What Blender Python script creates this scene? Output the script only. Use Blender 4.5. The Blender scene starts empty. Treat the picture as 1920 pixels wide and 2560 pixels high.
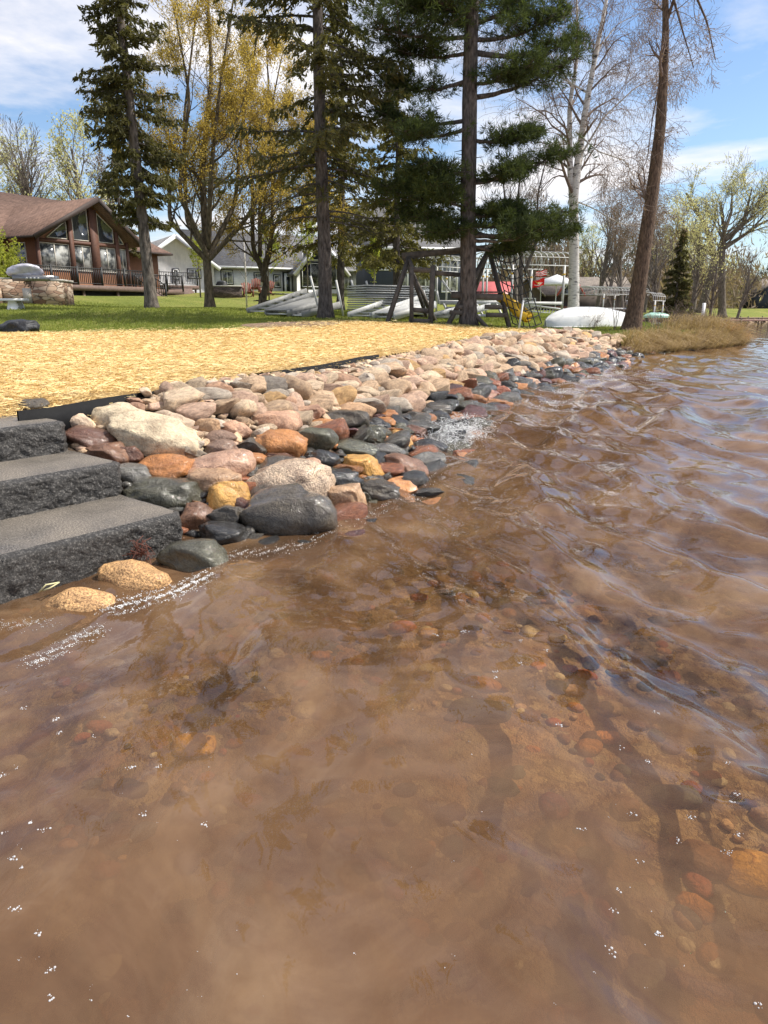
import bpy, math, random
import numpy as np
from mathutils import Vector, Matrix
R = math.radians
rng = np.random.default_rng(7)
random.seed(7)
sc = bpy.context.scene
col = sc.collection
# ------------------------------------------------------------ camera
F = 1800.0; PITCH = 15.67; CH = 1.15
cam = bpy.data.cameras.new('camera'); cam_o = bpy.data.objects.new('camera', cam); col.objects.link(cam_o)
cam.sensor_fit = 'VERTICAL'; cam.sensor_height = 36; cam.lens = F/2560*36
cam.clip_start = .05; cam.clip_end = 3000
cam_o.location = (0, 0, CH); cam_o.rotation_euler = (R(90-PITCH), 0, 0)
sc.camera = cam_o
# ------------------------------------------------------------ sky, sun, exposure
SUN_EL, SUN_AZ = 52.0, 82.0       # azimuth measured from +Y towards +X
w = bpy.data.worlds.new('World'); sc.world = w; w.use_nodes = True
nt = w.node_tree; nt.nodes.clear()
def WN(t, **k):
    n = nt.nodes.new(t)
    for a, b in k.items(): setattr(n, a, b)
    return n
out = WN('ShaderNodeOutputWorld'); bg = WN('ShaderNodeBackground'); bg.inputs[1].default_value = .115
sky = WN('ShaderNodeTexSky'); sky.sky_type = 'NISHITA'; sky.sun_disc = False
sky.sun_elevation = R(SUN_EL); sky.sun_rotation = R(SUN_AZ); sky.air_density = 1.0; sky.dust_density = .6; sky.ozone_density = 1.6
tc = WN('ShaderNodeTexCoord'); sep = WN('ShaderNodeSeparateXYZ')
nt.links.new(tc.outputs['Generated'], sep.inputs[0])
zz = WN('ShaderNodeMath', operation='MAXIMUM'); nt.links.new(sep.outputs[2], zz.inputs[0]); zz.inputs[1].default_value = 0.0
za = WN('ShaderNodeMath', operation='ADD'); nt.links.new(zz.outputs[0], za.inputs[0]); za.inputs[1].default_value = .09
dx = WN('ShaderNodeMath', operation='DIVIDE'); nt.links.new(sep.outputs[0], dx.inputs[0]); nt.links.new(za.outputs[0], dx.inputs[1])
dy = WN('ShaderNodeMath', operation='DIVIDE'); nt.links.new(sep.outputs[1], dy.inputs[0]); nt.links.new(za.outputs[0], dy.inputs[1])
cb = WN('ShaderNodeCombineXYZ'); nt.links.new(dx.outputs[0], cb.inputs[0]); nt.links.new(dy.outputs[0], cb.inputs[1])
mp = WN('ShaderNodeMapping'); mp.inputs['Location'].default_value = (0.4, 5.2, .3); mp.inputs['Scale'].default_value = (.75, 1.0, 1)
nt.links.new(cb.outputs[0], mp.inputs[0])
nz = WN('ShaderNodeTexNoise'); nz.inputs['Scale'].default_value = .62; nz.inputs['Detail'].default_value = 9; nz.inputs['Roughness'].default_value = .58; nz.inputs['Distortion'].default_value = .35
nt.links.new(mp.outputs[0], nz.inputs['Vector'])
cr = WN('ShaderNodeValToRGB'); cr.color_ramp.elements[0].position = .47; cr.color_ramp.elements[1].position = .61
cr.color_ramp.elements[0].color = (0, 0, 0, 1); cr.color_ramp.elements[1].color = (1, 1, 1, 1)
hb = WN('ShaderNodeMapRange', interpolation_type='SMOOTHSTEP'); hb.inputs[1].default_value = .345; hb.inputs[2].default_value = .50; hb.inputs[3].default_value = 0; hb.inputs[4].default_value = .075
nt.links.new(sep.outputs[2], hb.inputs[0]); hs = WN('ShaderNodeMath', operation='ADD'); nt.links.new(nz.outputs[0], hs.inputs[0]); nt.links.new(hb.outputs[0], hs.inputs[1]); nt.links.new(hs.outputs[0], cr.inputs[0])
cf = WN('ShaderNodeMath', operation='MULTIPLY'); nt.links.new(cr.outputs[0], cf.inputs[0]); cf.inputs[1].default_value = .93
hz = WN('ShaderNodeMapRange'); hz.inputs[1].default_value = 0; hz.inputs[2].default_value = .12; hz.inputs[3].default_value = .45; hz.inputs[4].default_value = 0
nt.links.new(sep.outputs[2], hz.inputs[0])
mx0 = WN('ShaderNodeMixRGB'); mx0.inputs[2].default_value = (3.4, 4.6, 5.8, 1)
nt.links.new(hz.outputs[0], mx0.inputs[0])
gm = WN('ShaderNodeMixRGB', blend_type='MULTIPLY'); gm.inputs[0].default_value = 1; gm.inputs[2].default_value = (.92, .99, 1.08, 1)
nt.links.new(sky.outputs[0], gm.inputs[1]); nt.links.new(gm.outputs[0], mx0.inputs[1])
n2 = WN('ShaderNodeTexNoise'); n2.inputs['Scale'].default_value = 1.6; n2.inputs['Detail'].default_value = 6; nt.links.new(mp.outputs[0], n2.inputs['Vector'])
cc = WN('ShaderNodeMixRGB'); cc.inputs[1].default_value = (5.6, 5.5, 5.7, 1); cc.inputs[2].default_value = (8.4, 8.0, 7.9, 1); nt.links.new(n2.outputs[0], cc.inputs[0])
mx = WN('ShaderNodeMixRGB'); nt.links.new(cf.outputs[0], mx.inputs[0]); nt.links.new(mx0.outputs[0], mx.inputs[1]); nt.links.new(cc.outputs[0], mx.inputs[2])
nt.links.new(mx.outputs[0], bg.inputs[0]); nt.links.new(bg.outputs[0], out.inputs[0])
sl = bpy.data.lights.new('sun', 'SUN'); sl.energy = 4.6; sl.angle = R(.5); sl.color = (1, .95, .86)
so = bpy.data.objects.new('sun', sl); col.objects.link(so)
sd = Vector((math.sin(R(SUN_AZ))*math.cos(R(SUN_EL)), math.cos(R(SUN_AZ))*math.cos(R(SUN_EL)), math.sin(R(SUN_EL))))
so.rotation_euler = sd.to_track_quat('Z', 'Y').to_euler(); so.location = (20, 20, 40)
sc.view_settings.view_transform = 'Standard'; sc.view_settings.look = 'None'; sc.view_settings.gamma = 1
sc.view_settings.exposure = .5
# ------------------------------------------------------------ geometry helpers
CP, SP = math.cos(R(PITCH)), math.sin(R(PITCH))
def ray(px, py):
    a = (px-960)/F; b = (1280-py)/F
    return np.array([a, CP+b*SP, -SP+b*CP])
def at(px, py, Y):
    r = ray(px, py); return np.array([0, 0, CH])+r*(Y/r[1])
def atz(px, py, z):
    r = ray(px, py); return np.array([0, 0, CH])+r*((z-CH)/r[2])
class MB:
    def __init__(s): s.v = []; s.f = []; s.n = 0
    def add(s, v, f):
        v = np.asarray(v, float).reshape(-1, 3)
        if isinstance(f, np.ndarray): fs = [f]
        else:
            d = {}
            for q in f: d.setdefault(len(q), []).append(q)
            fs = [np.array(q) for q in d.values()]
        for q in fs: s.f.append(q.astype(np.int64)+s.n)
        s.v.append(v); s.n += len(v); return s
    def box(s, x0, x1, y0, y1, z0, z1):
        v = [(x, y, z) for z in (z0, z1) for y in (y0, y1) for x in (x0, x1)]
        return s.add(v, [(0, 2, 3, 1), (4, 5, 7, 6), (0, 1, 5, 4), (2, 6, 7, 3), (0, 4, 6, 2), (1, 3, 7, 5)])
    def prism(s, poly, y0, y1, ax='y'):      # polygon of (a,b) extruded along an axis
        n = len(poly); v = []
        for y in (y0, y1):
            for a, b in poly: v.append((a, y, b) if ax == 'y' else ((y, a, b) if ax == 'x' else (a, b, y)))
        f = [tuple(range(n)), tuple(range(2*n-1, n-1, -1))]+[(i, (i+1) % n+0, (i+1) % n+n, i+n) for i in range(n)]
        return s.add(v, f)
    def bar(s, p, q, r, r2=None, k=4):
        p = np.array(p, float); q = np.array(q, float)
        segs(s, p[None], q[None], np.array([r]), np.array([r if r2 is None else r2]), k, True); return s
    def beam(s, p, q, wd, hd):             # rectangular timber from p to q
        p = np.array(p, float); q = np.array(q, float); d = q-p; d /= np.linalg.norm(d)
        a = np.cross(d, (0, 0, 1.)); 
        if np.linalg.norm(a) < .01: a = np.array([1., 0, 0])
        a /= np.linalg.norm(a); b = np.cross(a, d)
        v = [c+a*i*wd/2+b*j*hd/2 for c in (p, q) for i, j in ((-1, -1), (1, -1), (1, 1), (-1, 1))]
        return s.add(v, [(3, 2, 1, 0), (4, 5, 6, 7)]+[(i, (i+1) % 4, (i+1) % 4+4, i+4) for i in range(4)])
    def tube(s, P, rad, k=8, cap=True):
        P = np.asarray(P, float); n = len(P); rad = np.broadcast_to(rad, (n,))
        T = np.gradient(P, axis=0); T /= np.linalg.norm(T, axis=1)[:, None]+1e-9
        ref = np.array([1., 0, 0]) if abs(T[0, 0]) < .7 else np.array([0, 1., 0])
        V = []
        a = np.cross(T[0], ref); a /= np.linalg.norm(a)
        for i in range(n):
            a = a-T[i]*a.dot(T[i]); a /= np.linalg.norm(a)+1e-9; b = np.cross(T[i], a)
            th = np.arange(k)*2*np.pi/k
            V.append(P[i]+rad[i]*(np.cos(th)[:, None]*a+np.sin(th)[:, None]*b))
        V = np.concatenate(V); f = []
        for i in range(n-1):
            for j in range(k):
                j2 = (j+1) % k; f.append((i*k+j, i*k+j2, (i+1)*k+j2, (i+1)*k+j))
        f = [tuple(q) for q in f]
        if cap: f += [tuple(range(k-1, -1, -1)), tuple((n-1)*k+j for j in range(k))]
        return s.add(V, f)
    def build(s, name, mat, parent=None, smooth=False, loc=None):
        me = bpy.data.meshes.new(name)
        V = np.concatenate(s.v).astype(np.float32)
        me.vertices.add(len(V)); me.vertices.foreach_set('co', V.ravel())
        L = np.concatenate([q.ravel() for q in s.f]).astype(np.int32)
        cnt = np.concatenate([np.full(len(q), q.shape[1]) for q in s.f])
        st = np.concatenate([[0], np.cumsum(cnt)[:-1]]).astype(np.int32)
        me.loops.add(len(L)); me.loops.foreach_set('vertex_index', L)
        me.polygons.add(len(cnt)); me.polygons.foreach_set('loop_start', st)
        me.update(calc_edges=True)
        if smooth: me.polygons.foreach_set('use_smooth', np.ones(len(cnt), bool))
        me.validate()
        if mat: me.materials.append(mat)
        o = bpy.data.objects.new(name, me); col.objects.link(o)
        if parent is not None: o.parent = parent
        if loc is not None: o.location = loc
        return o
def segs(mb, P, Q, r0, r1, k=3, cap=False):
    n = len(P)
    if n == 0: return
    d = Q-P; d = d/(np.linalg.norm(d, axis=1)[:, None]+1e-9)
    ref = np.where(np.abs(d[:, 2:3]) < .9, np.array([[0, 0, 1.]]), np.array([[1., 0, 0]]))
    a = np.cross(d, ref); a /= np.linalg.norm(a, axis=1)[:, None]+1e-9; b = np.cross(d, a)
    th = np.arange(k)*2*np.pi/k+np.pi/4
    ring = np.cos(th)[None, :, None]*a[:, None]+np.sin(th)[None, :, None]*b[:, None]
    V = np.concatenate([P[:, None]+ring*r0[:, None, None], Q[:, None]+ring*r1[:, None, None]], 1)
    j = np.arange(k); j2 = (j+1) % k
    f = np.stack([j, j2, j2+k, j+k], 1)[None]+(np.arange(n)*2*k)[:, None, None]
    base = mb.n
    mb.add(V.reshape(-1, 3), f.reshape(-1, 4))
    if cap:
        mb.f.append((np.arange(k)[None, ::-1]+(np.arange(n)*2*k)[:, None])+base)
        mb.f.append((np.arange(k)[None]+k+(np.arange(n)*2*k)[:, None])+base)
def unit(v): return v/(np.linalg.norm(v, axis=-1, keepdims=True)+1e-9)
def rdir(n): return unit(rng.normal(size=(n, 3)))
def quads(mb, C, A, B):                   # one quad per centre with half axes A, B
    V = np.stack([C-A-B, C+A-B, C+A+B, C-A+B], 1)
    mb.add(V.reshape(-1, 3), (np.arange(len(C))*4)[:, None]+np.arange(4)[None])
def rhombs(mb, C, A, B):                  # leaf shape
    V = np.stack([C-A, C-B, C+A, C+B], 1)
    mb.add(V.reshape(-1, 3), (np.arange(len(C))*4)[:, None]+np.arange(4)[None])
def tag(o, label=None, cat=None, group=None, kind=None):
    if label: o['label'] = label
    if cat: o['category'] = cat
    if group: o['group'] = group
    if kind: o['kind'] = kind
    return o
def empty(name, loc, rz=0, label=None, cat=None, group=None):
    o = bpy.data.objects.new(name, None); col.objects.link(o); o.empty_display_size = .2
    o.location = [float(q) for q in loc]; o.rotation_euler = (0, 0, rz); return tag(o, label, cat, group)
def copy_tree(o, parent=None):
    c = o.copy(); col.objects.link(c); c.parent = parent
    for ch in [q for q in list(bpy.data.objects) if q.parent == o]: copy_tree(ch, c)
    return c
# ------------------------------------------------------------ materials
def newmat(name):
    m = bpy.data.materials.new(name); m.use_nodes = True; t = m.node_tree
    return m, t, t.nodes['Principled BSDF']
def N(t, ty, **k):
    n = t.nodes.new(ty)
    for a, b in k.items(): setattr(n, a, b)
    return n
def noise(t, vec, scale, det=4, rough=.55, dist=0):
    n = N(t, 'ShaderNodeTexNoise'); n.inputs['Scale'].default_value = scale; n.inputs['Detail'].default_value = det
    n.inputs['Roughness'].default_value = rough; n.inputs['Distortion'].default_value = dist
    if vec is not None: t.links.new(vec, n.inputs['Vector'])
    return n
def ramp(t, fac, stops):
    n = N(t, 'ShaderNodeValToRGB'); e = n.color_ramp.elements
    while len(e) < len(stops): e.new(.5)
    for q, (p, c) in zip(e, stops): q.position = p; q.color = (*c, 1) if len(c) == 3 else c
    t.links.new(fac, n.inputs[0]); return n
def mixc(t, fac, a, b, mode='MIX'):
    n = N(t, 'ShaderNodeMixRGB', blend_type=mode)
    for i, q in ((0, fac), (1, a), (2, b)):
        if isinstance(q, (int, float)): n.inputs[i].default_value = q
        elif isinstance(q, tuple): n.inputs[i].default_value = (*q, 1)
        else: t.links.new(q, n.inputs[i])
    return n
def bump(t, h, bs, strength=.5, dist=.02):
    n = N(t, 'ShaderNodeBump'); n.inputs['Strength'].default_value = strength; n.inputs['Distance'].default_value = dist
    t.links.new(h, n.inputs['Height']); t.links.new(n.outputs[0], bs.inputs['Normal']); return n
def simple(name, c1, c2=None, scale=4, rough=.6, b=.3, bd=.01, stretch=(1, 1, 1), metal=0, spec=.5, det=5, co='Object'):
    m, t, bs = newmat(name); tc = N(t, 'ShaderNodeTexCoord'); mp = N(t, 'ShaderNodeMapping'); mp.inputs['Scale'].default_value = stretch
    t.links.new(tc.outputs[co], mp.inputs[0])
    n = noise(t, mp.outputs[0], scale, det, .6)
    c2 = c2 or tuple(q*.7 for q in c1)
    r = ramp(t, n.outputs[0], [(.32, c2), (.68, c1)])
    t.links.new(r.outputs[0], bs.inputs['Base Color'])
    bs.inputs['Roughness'].default_value = rough; bs.inputs['Metallic'].default_value = metal; bs.inputs['Specular IOR Level'].default_value = spec
    if b: bump(t, n.outputs[0], bs, b, bd)
    return m
def leafmat(name, c1, c2, trans=.35, scale=1.2, tcol=None):
    m, t, bs = newmat(name); tc = N(t, 'ShaderNodeTexCoord')
    n = noise(t, tc.outputs['Object'], scale, 3); n2 = noise(t, tc.outputs['Object'], scale*14, 2)
    ad = N(t, 'ShaderNodeMath', operation='ADD'); t.links.new(n.outputs[0], ad.inputs[0]); t.links.new(n2.outputs[0], ad.inputs[1])
    ml = N(t, 'ShaderNodeMath', operation='MULTIPLY'); t.links.new(ad.outputs[0], ml.inputs[0]); ml.inputs[1].default_value = .5
    r = ramp(t, ml.outputs[0], [(.38, c2), (.62, c1)])
    t.links.new(r.outputs[0], bs.inputs['Base Color']); bs.inputs['Roughness'].default_value = .75; bs.inputs['Specular IOR Level'].default_value = .2
    tr = N(t, 'ShaderNodeBsdfTranslucent'); 
    tm = mixc(t, 1, r.outputs[0], tcol or (1.3, 1.3, .8), 'MULTIPLY'); t.links.new(tm.outputs[0], tr.inputs[0])
    mx = N(t, 'ShaderNodeMixShader'); mx.inputs[0].default_value = trans
    t.links.new(bs.outputs[0], mx.inputs[1]); t.links.new(tr.outputs[0], mx.inputs[2])
    t.links.new(mx.outputs[0], t.nodes['Material Output'].inputs[0]); return m
M = {}
# ------------------------------------------------------------ the lie of the land
SHORE = np.array([(-60, -64), (-4, -.12), (-1.57, 2.80), (-1.0, 3.45), (-.5, 3.62), (.05, 4.35), (.34, 5.2), (.72, 7.2), (1.98, 10.6), (4.3, 14.6), (6.3, 18.9),
                  (7.5, 20.6), (9.6, 22.6), (12.0, 25.0), (12.6, 27.5), (12.8, 42), (18, 57), (27, 64), (40, 76), (56, 105), (80, 120), (900, 150)], float)
def sdist(X, Y):                          # signed distance to the shore, positive on land
    X = np.asarray(X, float); Y = np.asarray(Y, float)
    best = np.full(X.shape, 1e9); sg = np.ones(X.shape)
    for (ax, ay), (bx, by) in zip(SHORE[:-1], SHORE[1:]):
        ux, uy = bx-ax, by-ay; L = ux*ux+uy*uy
        t = np.clip(((X-ax)*ux+(Y-ay)*uy)/L, 0, 1)
        qx = X-ax-t*ux; qy = Y-ay-t*uy; d = np.hypot(qx, qy)
        s = np.where(ux*(Y-ay)-uy*(X-ax) > 0, 1., -1.)
        m = d < best-1e-9; best = np.where(m, d, best); sg = np.where(m, s, sg)
    return best*sg
W = 1.65
CTRL = np.array([(-8, 14.5, .68), (-12, 14, .70), (-3, 16, .70), (1, 20.5, .79), (4, 21, .76), (-2, 20, .83), (-7.8, 25, 1.18), (-7.2, 31, 1.22), (-5.5, 33, 1.16),
  (-1.7, 22, .90), (2.4, 21, .82), (5.5, 21.5, .76), (7.3, 22.5, .95), (10.2, 24.5, .80), (-20, 42, 1.95), (-14, 46, 1.95), (-10, 62, 2.6), (-3, 66, 2.5), (0, 45, 1.4), (8, 45, 1.0), (11, 34, .95),
  (20, 62, .85), (28, 72, .9), (10, 80, 1.4), (60, 135, 1.3), (-40, 40, 2.0), (-60, 100, 4), (0, 120, 3), (60, 200, 3), (-30, 20, 1.3), (-13, 6, .66), (-24, 8, .9), (-8, 9, .63), (-3, 8, .61),
  (0, 13, .64), (-2, 12, .64), (-14, 28, 1.35), (-3, 26, 1.02), (3, 28, .9), (3.5, 18, .68), (-40, -20, .9), (200, 300, 4), (-200, 300, 8), (0, 600, 6), (600, 600, 6), (400, 200, 3)], float)
def land(X, Y):
    X = np.asarray(X, float); Y = np.asarray(Y, float); s = 0; ws = 0
    for cx, cy, cz in CTRL:
        ww = 1/(((X-cx)**2+(Y-cy)**2)+.3)**1.6; s = s+ww*cz; ws = ws+ww
    return s/ws
def H(X, Y):
    X = np.asarray(X, float); Y = np.asarray(Y, float)
    d = sdist(X, Y); L = land(X, Y)
    t = np.clip(d/W, 0, 1); rip = -.07+.64*t
    e = np.clip((d-W)/5, 0, 1); e = e*e*(3-2*e); up = .58*(1-e)+L*e
    zi = np.where(d < W, rip, up)
    # natural grassy bank beyond the stones
    tb = np.clip(d/.55, 0, 1); tb = tb**.7; bank = -.1+.52*tb; eb = np.clip((d-.55)/4, 0, 1); bank = bank*(1-eb)+L*eb
    k = np.clip((Y-19.3)/1.2, 0, 1)*np.clip((X-3)/2, 0, 1); zi = zi*(1-k)+bank*k
    bed = -.07-.05*np.clip(-d/.3, 0, 1)-.095*np.minimum(-d, 14)+.02*np.sin(X*2.3+Y)*np.sin(Y*1.7)
    bed = np.where(d < -14, -1.47-.1*np.clip((-d-14)/10, 0, 5), bed)
    return np.where(d < 0, bed, zi)
def grid(mb, xs, ys, zf, keep=None):
    Xg, Yg = np.meshgrid(xs, ys); Z = zf(Xg, Yg); nx, ny = len(xs), len(ys)
    V = np.stack([Xg, Yg, Z], -1).reshape(-1, 3)
    i = np.arange(nx-1)[None]+nx*np.arange(ny-1)[:, None]
    f = np.stack([i, i+1, i+1+nx, i+nx], -1).reshape(-1, 4)
    if keep is not None:
        c = V[f].mean(1); f = f[keep(c[:, 0], c[:, 1])]
    mb.add(V, f)
def sp(lo, hi, n, c, near):              # spacing dense around c
    a = np.arcsinh((lo-c)/near); b = np.arcsinh((hi-c)/near); return c+near*np.sinh(np.linspace(a, b, n))
# ground material: grass with soil by the bank
m, t, bs = newmat('lawn_grass'); tc = N(t, 'ShaderNodeTexCoord')
n1 = noise(t, tc.outputs['Object'], .35, 5); n2 = noise(t, tc.outputs['Object'], 9, 6, .7); n3 = noise(t, tc.outputs['Object'], 60, 3, .7)
g = ramp(t, n1.outputs[0], [(.3, (.14, .17, .04)), (.5, (.20, .22, .06)), (.72, (.29, .25, .10))])
g2 = ramp(t, n2.outputs[0], [(.3, (.55, .6, .45)), (.7, (1.3, 1.25, 1.1))]); g3 = mixc(t, 1, g.outputs[0], g2.outputs[0], 'MULTIPLY')
dv = N(t, 'ShaderNodeAttribute'); dv.attribute_name = 'dshore'
k1 = ramp(t, dv.outputs['Fac'], [(.0, (1, 1, 1)), (.335, (1, 1, 1)), (.36, (0, 0, 0)), (1, (0, 0, 0))])
soil = ramp(t, n2.outputs[0], [(.35, (.05, .035, .025)), (.65, (.16, .115, .08))])
gg = mixc(t, k1.outputs[0], g3.outputs[0], soil.outputs[0])
t.links.new(gg.outputs[0], bs.inputs['Base Color']); bs.inputs['Roughness'].default_value = .9; bs.inputs['Specular IOR Level'].default_value = .1
bump(t, n3.outputs[0], bs, .8, .05); M['lawn'] = m
mb = MB(); xs = sp(-900, 900, 300, 0, 6); ys = sp(-60, 1200, 420, 8, 7)
grid(mb, xs, ys, lambda x, y: H(x, y)-.12*np.clip(-sdist(x, y)/.25, 0, 1))
lawn = mb.build('ground', M['lawn'], smooth=True); tag(lawn, kind='structure')
co = np.empty(len(lawn.data.vertices)*3, np.float32); lawn.data.vertices.foreach_get('co', co); co = co.reshape(-1, 3)
a = lawn.data.attributes.new('dshore', 'FLOAT', 'POINT')
dd = sdist(co[:, 0], co[:, 1]); dd = np.where(co[:, 1] > 19.5, np.maximum(dd+1.1, 0), dd)
a.data.foreach_set('value', np.clip(dd/5, 0, 1).astype(np.float32))
# lake bed as its own finer sheet
m, t, bs = newmat('lake_bed_gravel'); tc = N(t, 'ShaderNodeTexCoord')
wv = noise(t, tc.outputs['Object'], 7, 6, .7); mw = mixc(t, .22, tc.outputs['Object'], wv.outputs['Color'])
v1 = N(t, 'ShaderNodeTexVoronoi'); v1.inputs['Scale'].default_value = 11; t.links.new(mw.outputs[0], v1.inputs['Vector'])
v2 = N(t, 'ShaderNodeTexVoronoi'); v2.inputs['Scale'].default_value = 30; t.links.new(mw.outputs[0], v2.inputs['Vector'])
sx = N(t, 'ShaderNodeSeparateXYZ'); t.links.new(v1.outputs['Color'], sx.inputs[0]); sx2 = N(t, 'ShaderNodeSeparateXYZ'); t.links.new(v2.outputs['Color'], sx2.inputs[0])
c1 = ramp(t, sx.outputs[0], [(0, (.14, .08, .04)), (.35, (.26, .16, .08)), (.6, (.34, .16, .08)), (.8, (.42, .30, .16)), (1, (.17, .15, .11))])
c2 = ramp(t, sx2.outputs[0], [(0, (.13, .075, .04)), (.5, (.28, .17, .09)), (1, (.45, .32, .18))])
ms = noise(t, tc.outputs['Object'], 1.1, 4); mr = ramp(t, ms.outputs[0], [(.42, (0, 0, 0)), (.55, (1, 1, 1))])
cm = mixc(t, mr.outputs[0], c1.outputs[0], c2.outputs[0]); t.links.new(cm.outputs[0], bs.inputs['Base Color'])
bs.inputs['Roughness'].default_value = .8; iv = N(t, 'ShaderNodeMath', operation='MULTIPLY'); iv.inputs[1].default_value = -1; t.links.new(v1.outputs['Distance'], iv.inputs[0])
bump(t, iv.outputs[0], bs, .8, .05); M['bed'] = m
mb = MB(); grid(mb, sp(-12, 60, 260, 1, 4), sp(-8, 80, 300, 3, 4), lambda x, y: H(x, y)+.012+.012*np.sin(x*7.1+np.sin(y*5))*np.sin(y*6.3+np.sin(x*4)), keep=lambda x, y: (sdist(x, y) < -.02))
tag(mb.build('lake_bed', M['bed'], smooth=True), kind='structure')
# ------------------------------------------------------------ water
WV = []
wr = np.random.default_rng(21)
for i in range(64):
    u_ = wr.random(); lam = .11*10**(u_*.95)                   # 0.11 .. 1.0 m
    th = R(196)+wr.normal()*(.38 if lam > .35 else .62)        # travel direction, towards the bank and the viewer
    WV.append((2*np.pi/lam*math.cos(th), 2*np.pi/lam*math.sin(th), wr.random()*6.28, .0040*(lam/.5)**.90*(.4+1.2*wr.random()), lam))
def WH(X, Y):
    X = np.asarray(X, float); Y = np.asarray(Y, float)
    r = np.hypot(X, Y); d = sdist(X, Y)
    wx = X+.10*np.sin(1.7*Y+.6*X)+.05*np.sin(3.9*X+1.3*Y); wy = Y+.10*np.sin(1.3*X-.7*Y+2)+.05*np.sin(4.3*Y+X)
    calm = .30+.85/(1+np.exp(-(X-.20*Y+.05)*2.4+(2.4-Y)*.8))           # rougher offshore to the right
    z = 0
    for kx, ky, ph, am, lam in WV:
        fade = np.clip(1.6-r*.035/lam, 0, 1)
        s = np.sin(kx*wx+ky*wy+ph); z = z+am*fade*s
    z = z*calm
    # swell running in along the bank
    q = d+.20*np.sin(.9*Y)+.06*np.sin(3.1*Y)+.03*np.sin(7.3*Y+2*X)
    def crest(c, w0, w1, h): u = q+c; return h*np.exp(-(u/np.where(u > 0, w0, w1))**2)
    sw = crest(1.0, .10, .30, .060)+crest(1.9, .14, .34, .045)+crest(.34, .07, .16, .028)+crest(2.9, .2, .4, .03)+crest(1.42, .05, .10, .008)
    comb = .0016*np.sin(q*46+2*np.sin(Y*2.1))*np.exp(-((q+1.25)/.5)**2)+.0010*np.sin(q*70+3*np.sin(Y*1.3)+X*2)*np.exp(-((q+.7)/.4)**2)
    near = np.clip((Y-1.6)/2.6, .0, 1)
    z = z+sw*near*np.clip((60-Y)/30, 0, 1)*np.clip(.7+.5*np.sin(.8*Y+1), 0, 1.2)+comb*np.clip(1.4-Y/9, 0, 1)*np.clip((Y-1)/1.5, 0, 1)
    # crossing backwash near the viewer
    z = z+.026*np.sin(2.2*X+3.1*Y+1.5*np.sin(1.1*X))*np.exp(-(r/2.6)**2)+.014*np.sin(-4.4*X+3.3*Y+1.2+1.3*np.sin(2*X-Y))*np.exp(-(r/2.4)**2)+.0045*np.sin(9*X+5*Y+2*np.sin(3*X))*np.exp(-(r/2.6)**2)
    return z
m, t, bs = newmat('lake_water'); tc = N(t, 'ShaderNodeTexCoord')
mpn = N(t, 'ShaderNodeMapping'); mpn.inputs['Rotation'].default_value = (0, 0, R(25)); mpn.inputs['Scale'].default_value = (1, .45, 1); t.links.new(tc.outputs['Object'], mpn.inputs[0])
a1 = noise(t, mpn.outputs[0], 11, 3, .5, 1.0); a2 = noise(t, mpn.outputs[0], 30, 2, .5, 1.2); a3 = noise(t, tc.outputs['Object'], 1.7, 3)
rp = ramp(t, a3.outputs[0], [(.46, (.2, .2, .2)), (.62, (2.6, 2.6, 2.6))])
s2 = N(t, 'ShaderNodeMath', operation='MULTIPLY'); t.links.new(a2.outputs[0], s2.inputs[0]); t.links.new(rp.outputs[0], s2.inputs[1])
s3 = N(t, 'ShaderNodeMath', operation='MULTIPLY_ADD'); t.links.new(s2.outputs[0], s3.inputs[0]); s3.inputs[1].default_value = .35; t.links.new(a1.outputs[0], s3.inputs[2])
bm = N(t, 'ShaderNodeBump'); bm.inputs['Strength'].default_value = .3; bm.inputs['Distance'].default_value = .006; t.links.new(s3.outputs[0], bm.inputs['Height'])
gl = N(t, 'ShaderNodeBsdfGlossy'); gl.inputs['Roughness'].default_value = .02; gl.inputs[0].default_value = (.95, .95, .98, 1); t.links.new(bm.outputs[0], gl.inputs['Normal'])
df = N(t, 'ShaderNodeBsdfDiffuse'); sn = noise(t, tc.outputs['Object'], 1.1, 6, .6, 1.4)
dc = ramp(t, sn.outputs[0], [(.34, (.088, .046, .023)), (.5, (.140, .078, .040)), (.66, (.215, .130, .070))]); t.links.new(dc.outputs[0], df.inputs[0]); upn = N(t, 'ShaderNodeCombineXYZ'); upn.inputs[2].default_value = 1.0; t.links.new(upn.outputs[0], df.inputs['Normal'])
tp = N(t, 'ShaderNodeBsdfTransparent'); tp.inputs[0].default_value = (.96, .85, .66, 1)
at_ = N(t, 'ShaderNodeAttribute'); at_.attribute_name = 'clarity'
sn2 = noise(t, tc.outputs['Object'], 1.5, 5, .6, 1.2); cl = ramp(t, sn2.outputs[0], [(.38, (.45, .45, .45)), (.62, (1.25, 1.25, 1.25))])
cmul = N(t, 'ShaderNodeMath', operation='MULTIPLY', use_clamp=True); t.links.new(at_.outputs['Fac'], cmul.inputs[0]); t.links.new(cl.outputs[0], cmul.inputs[1])
body = N(t, 'ShaderNodeMixShader'); t.links.new(cmul.outputs[0], body.inputs[0]); t.links.new(df.outputs[0], body.inputs[1]); t.links.new(tp.outputs[0], body.inputs[2])
fr = N(t, 'ShaderNodeFresnel'); fr.inputs[0].default_value = 1.42; t.links.new(bm.outputs[0], fr.inputs['Normal'])
mxs = N(t, 'ShaderNodeMixShader'); t.links.new(fr.outputs[0], mxs.inputs[0]); t.links.new(body.outputs[0], mxs.inputs[1]); t.links.new(gl.outputs[0], mxs.inputs[2])
t.links.new(mxs.outputs[0], t.nodes['Material Output'].inputs[0]); M['water'] = m
nr, na = 720, 620
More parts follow.
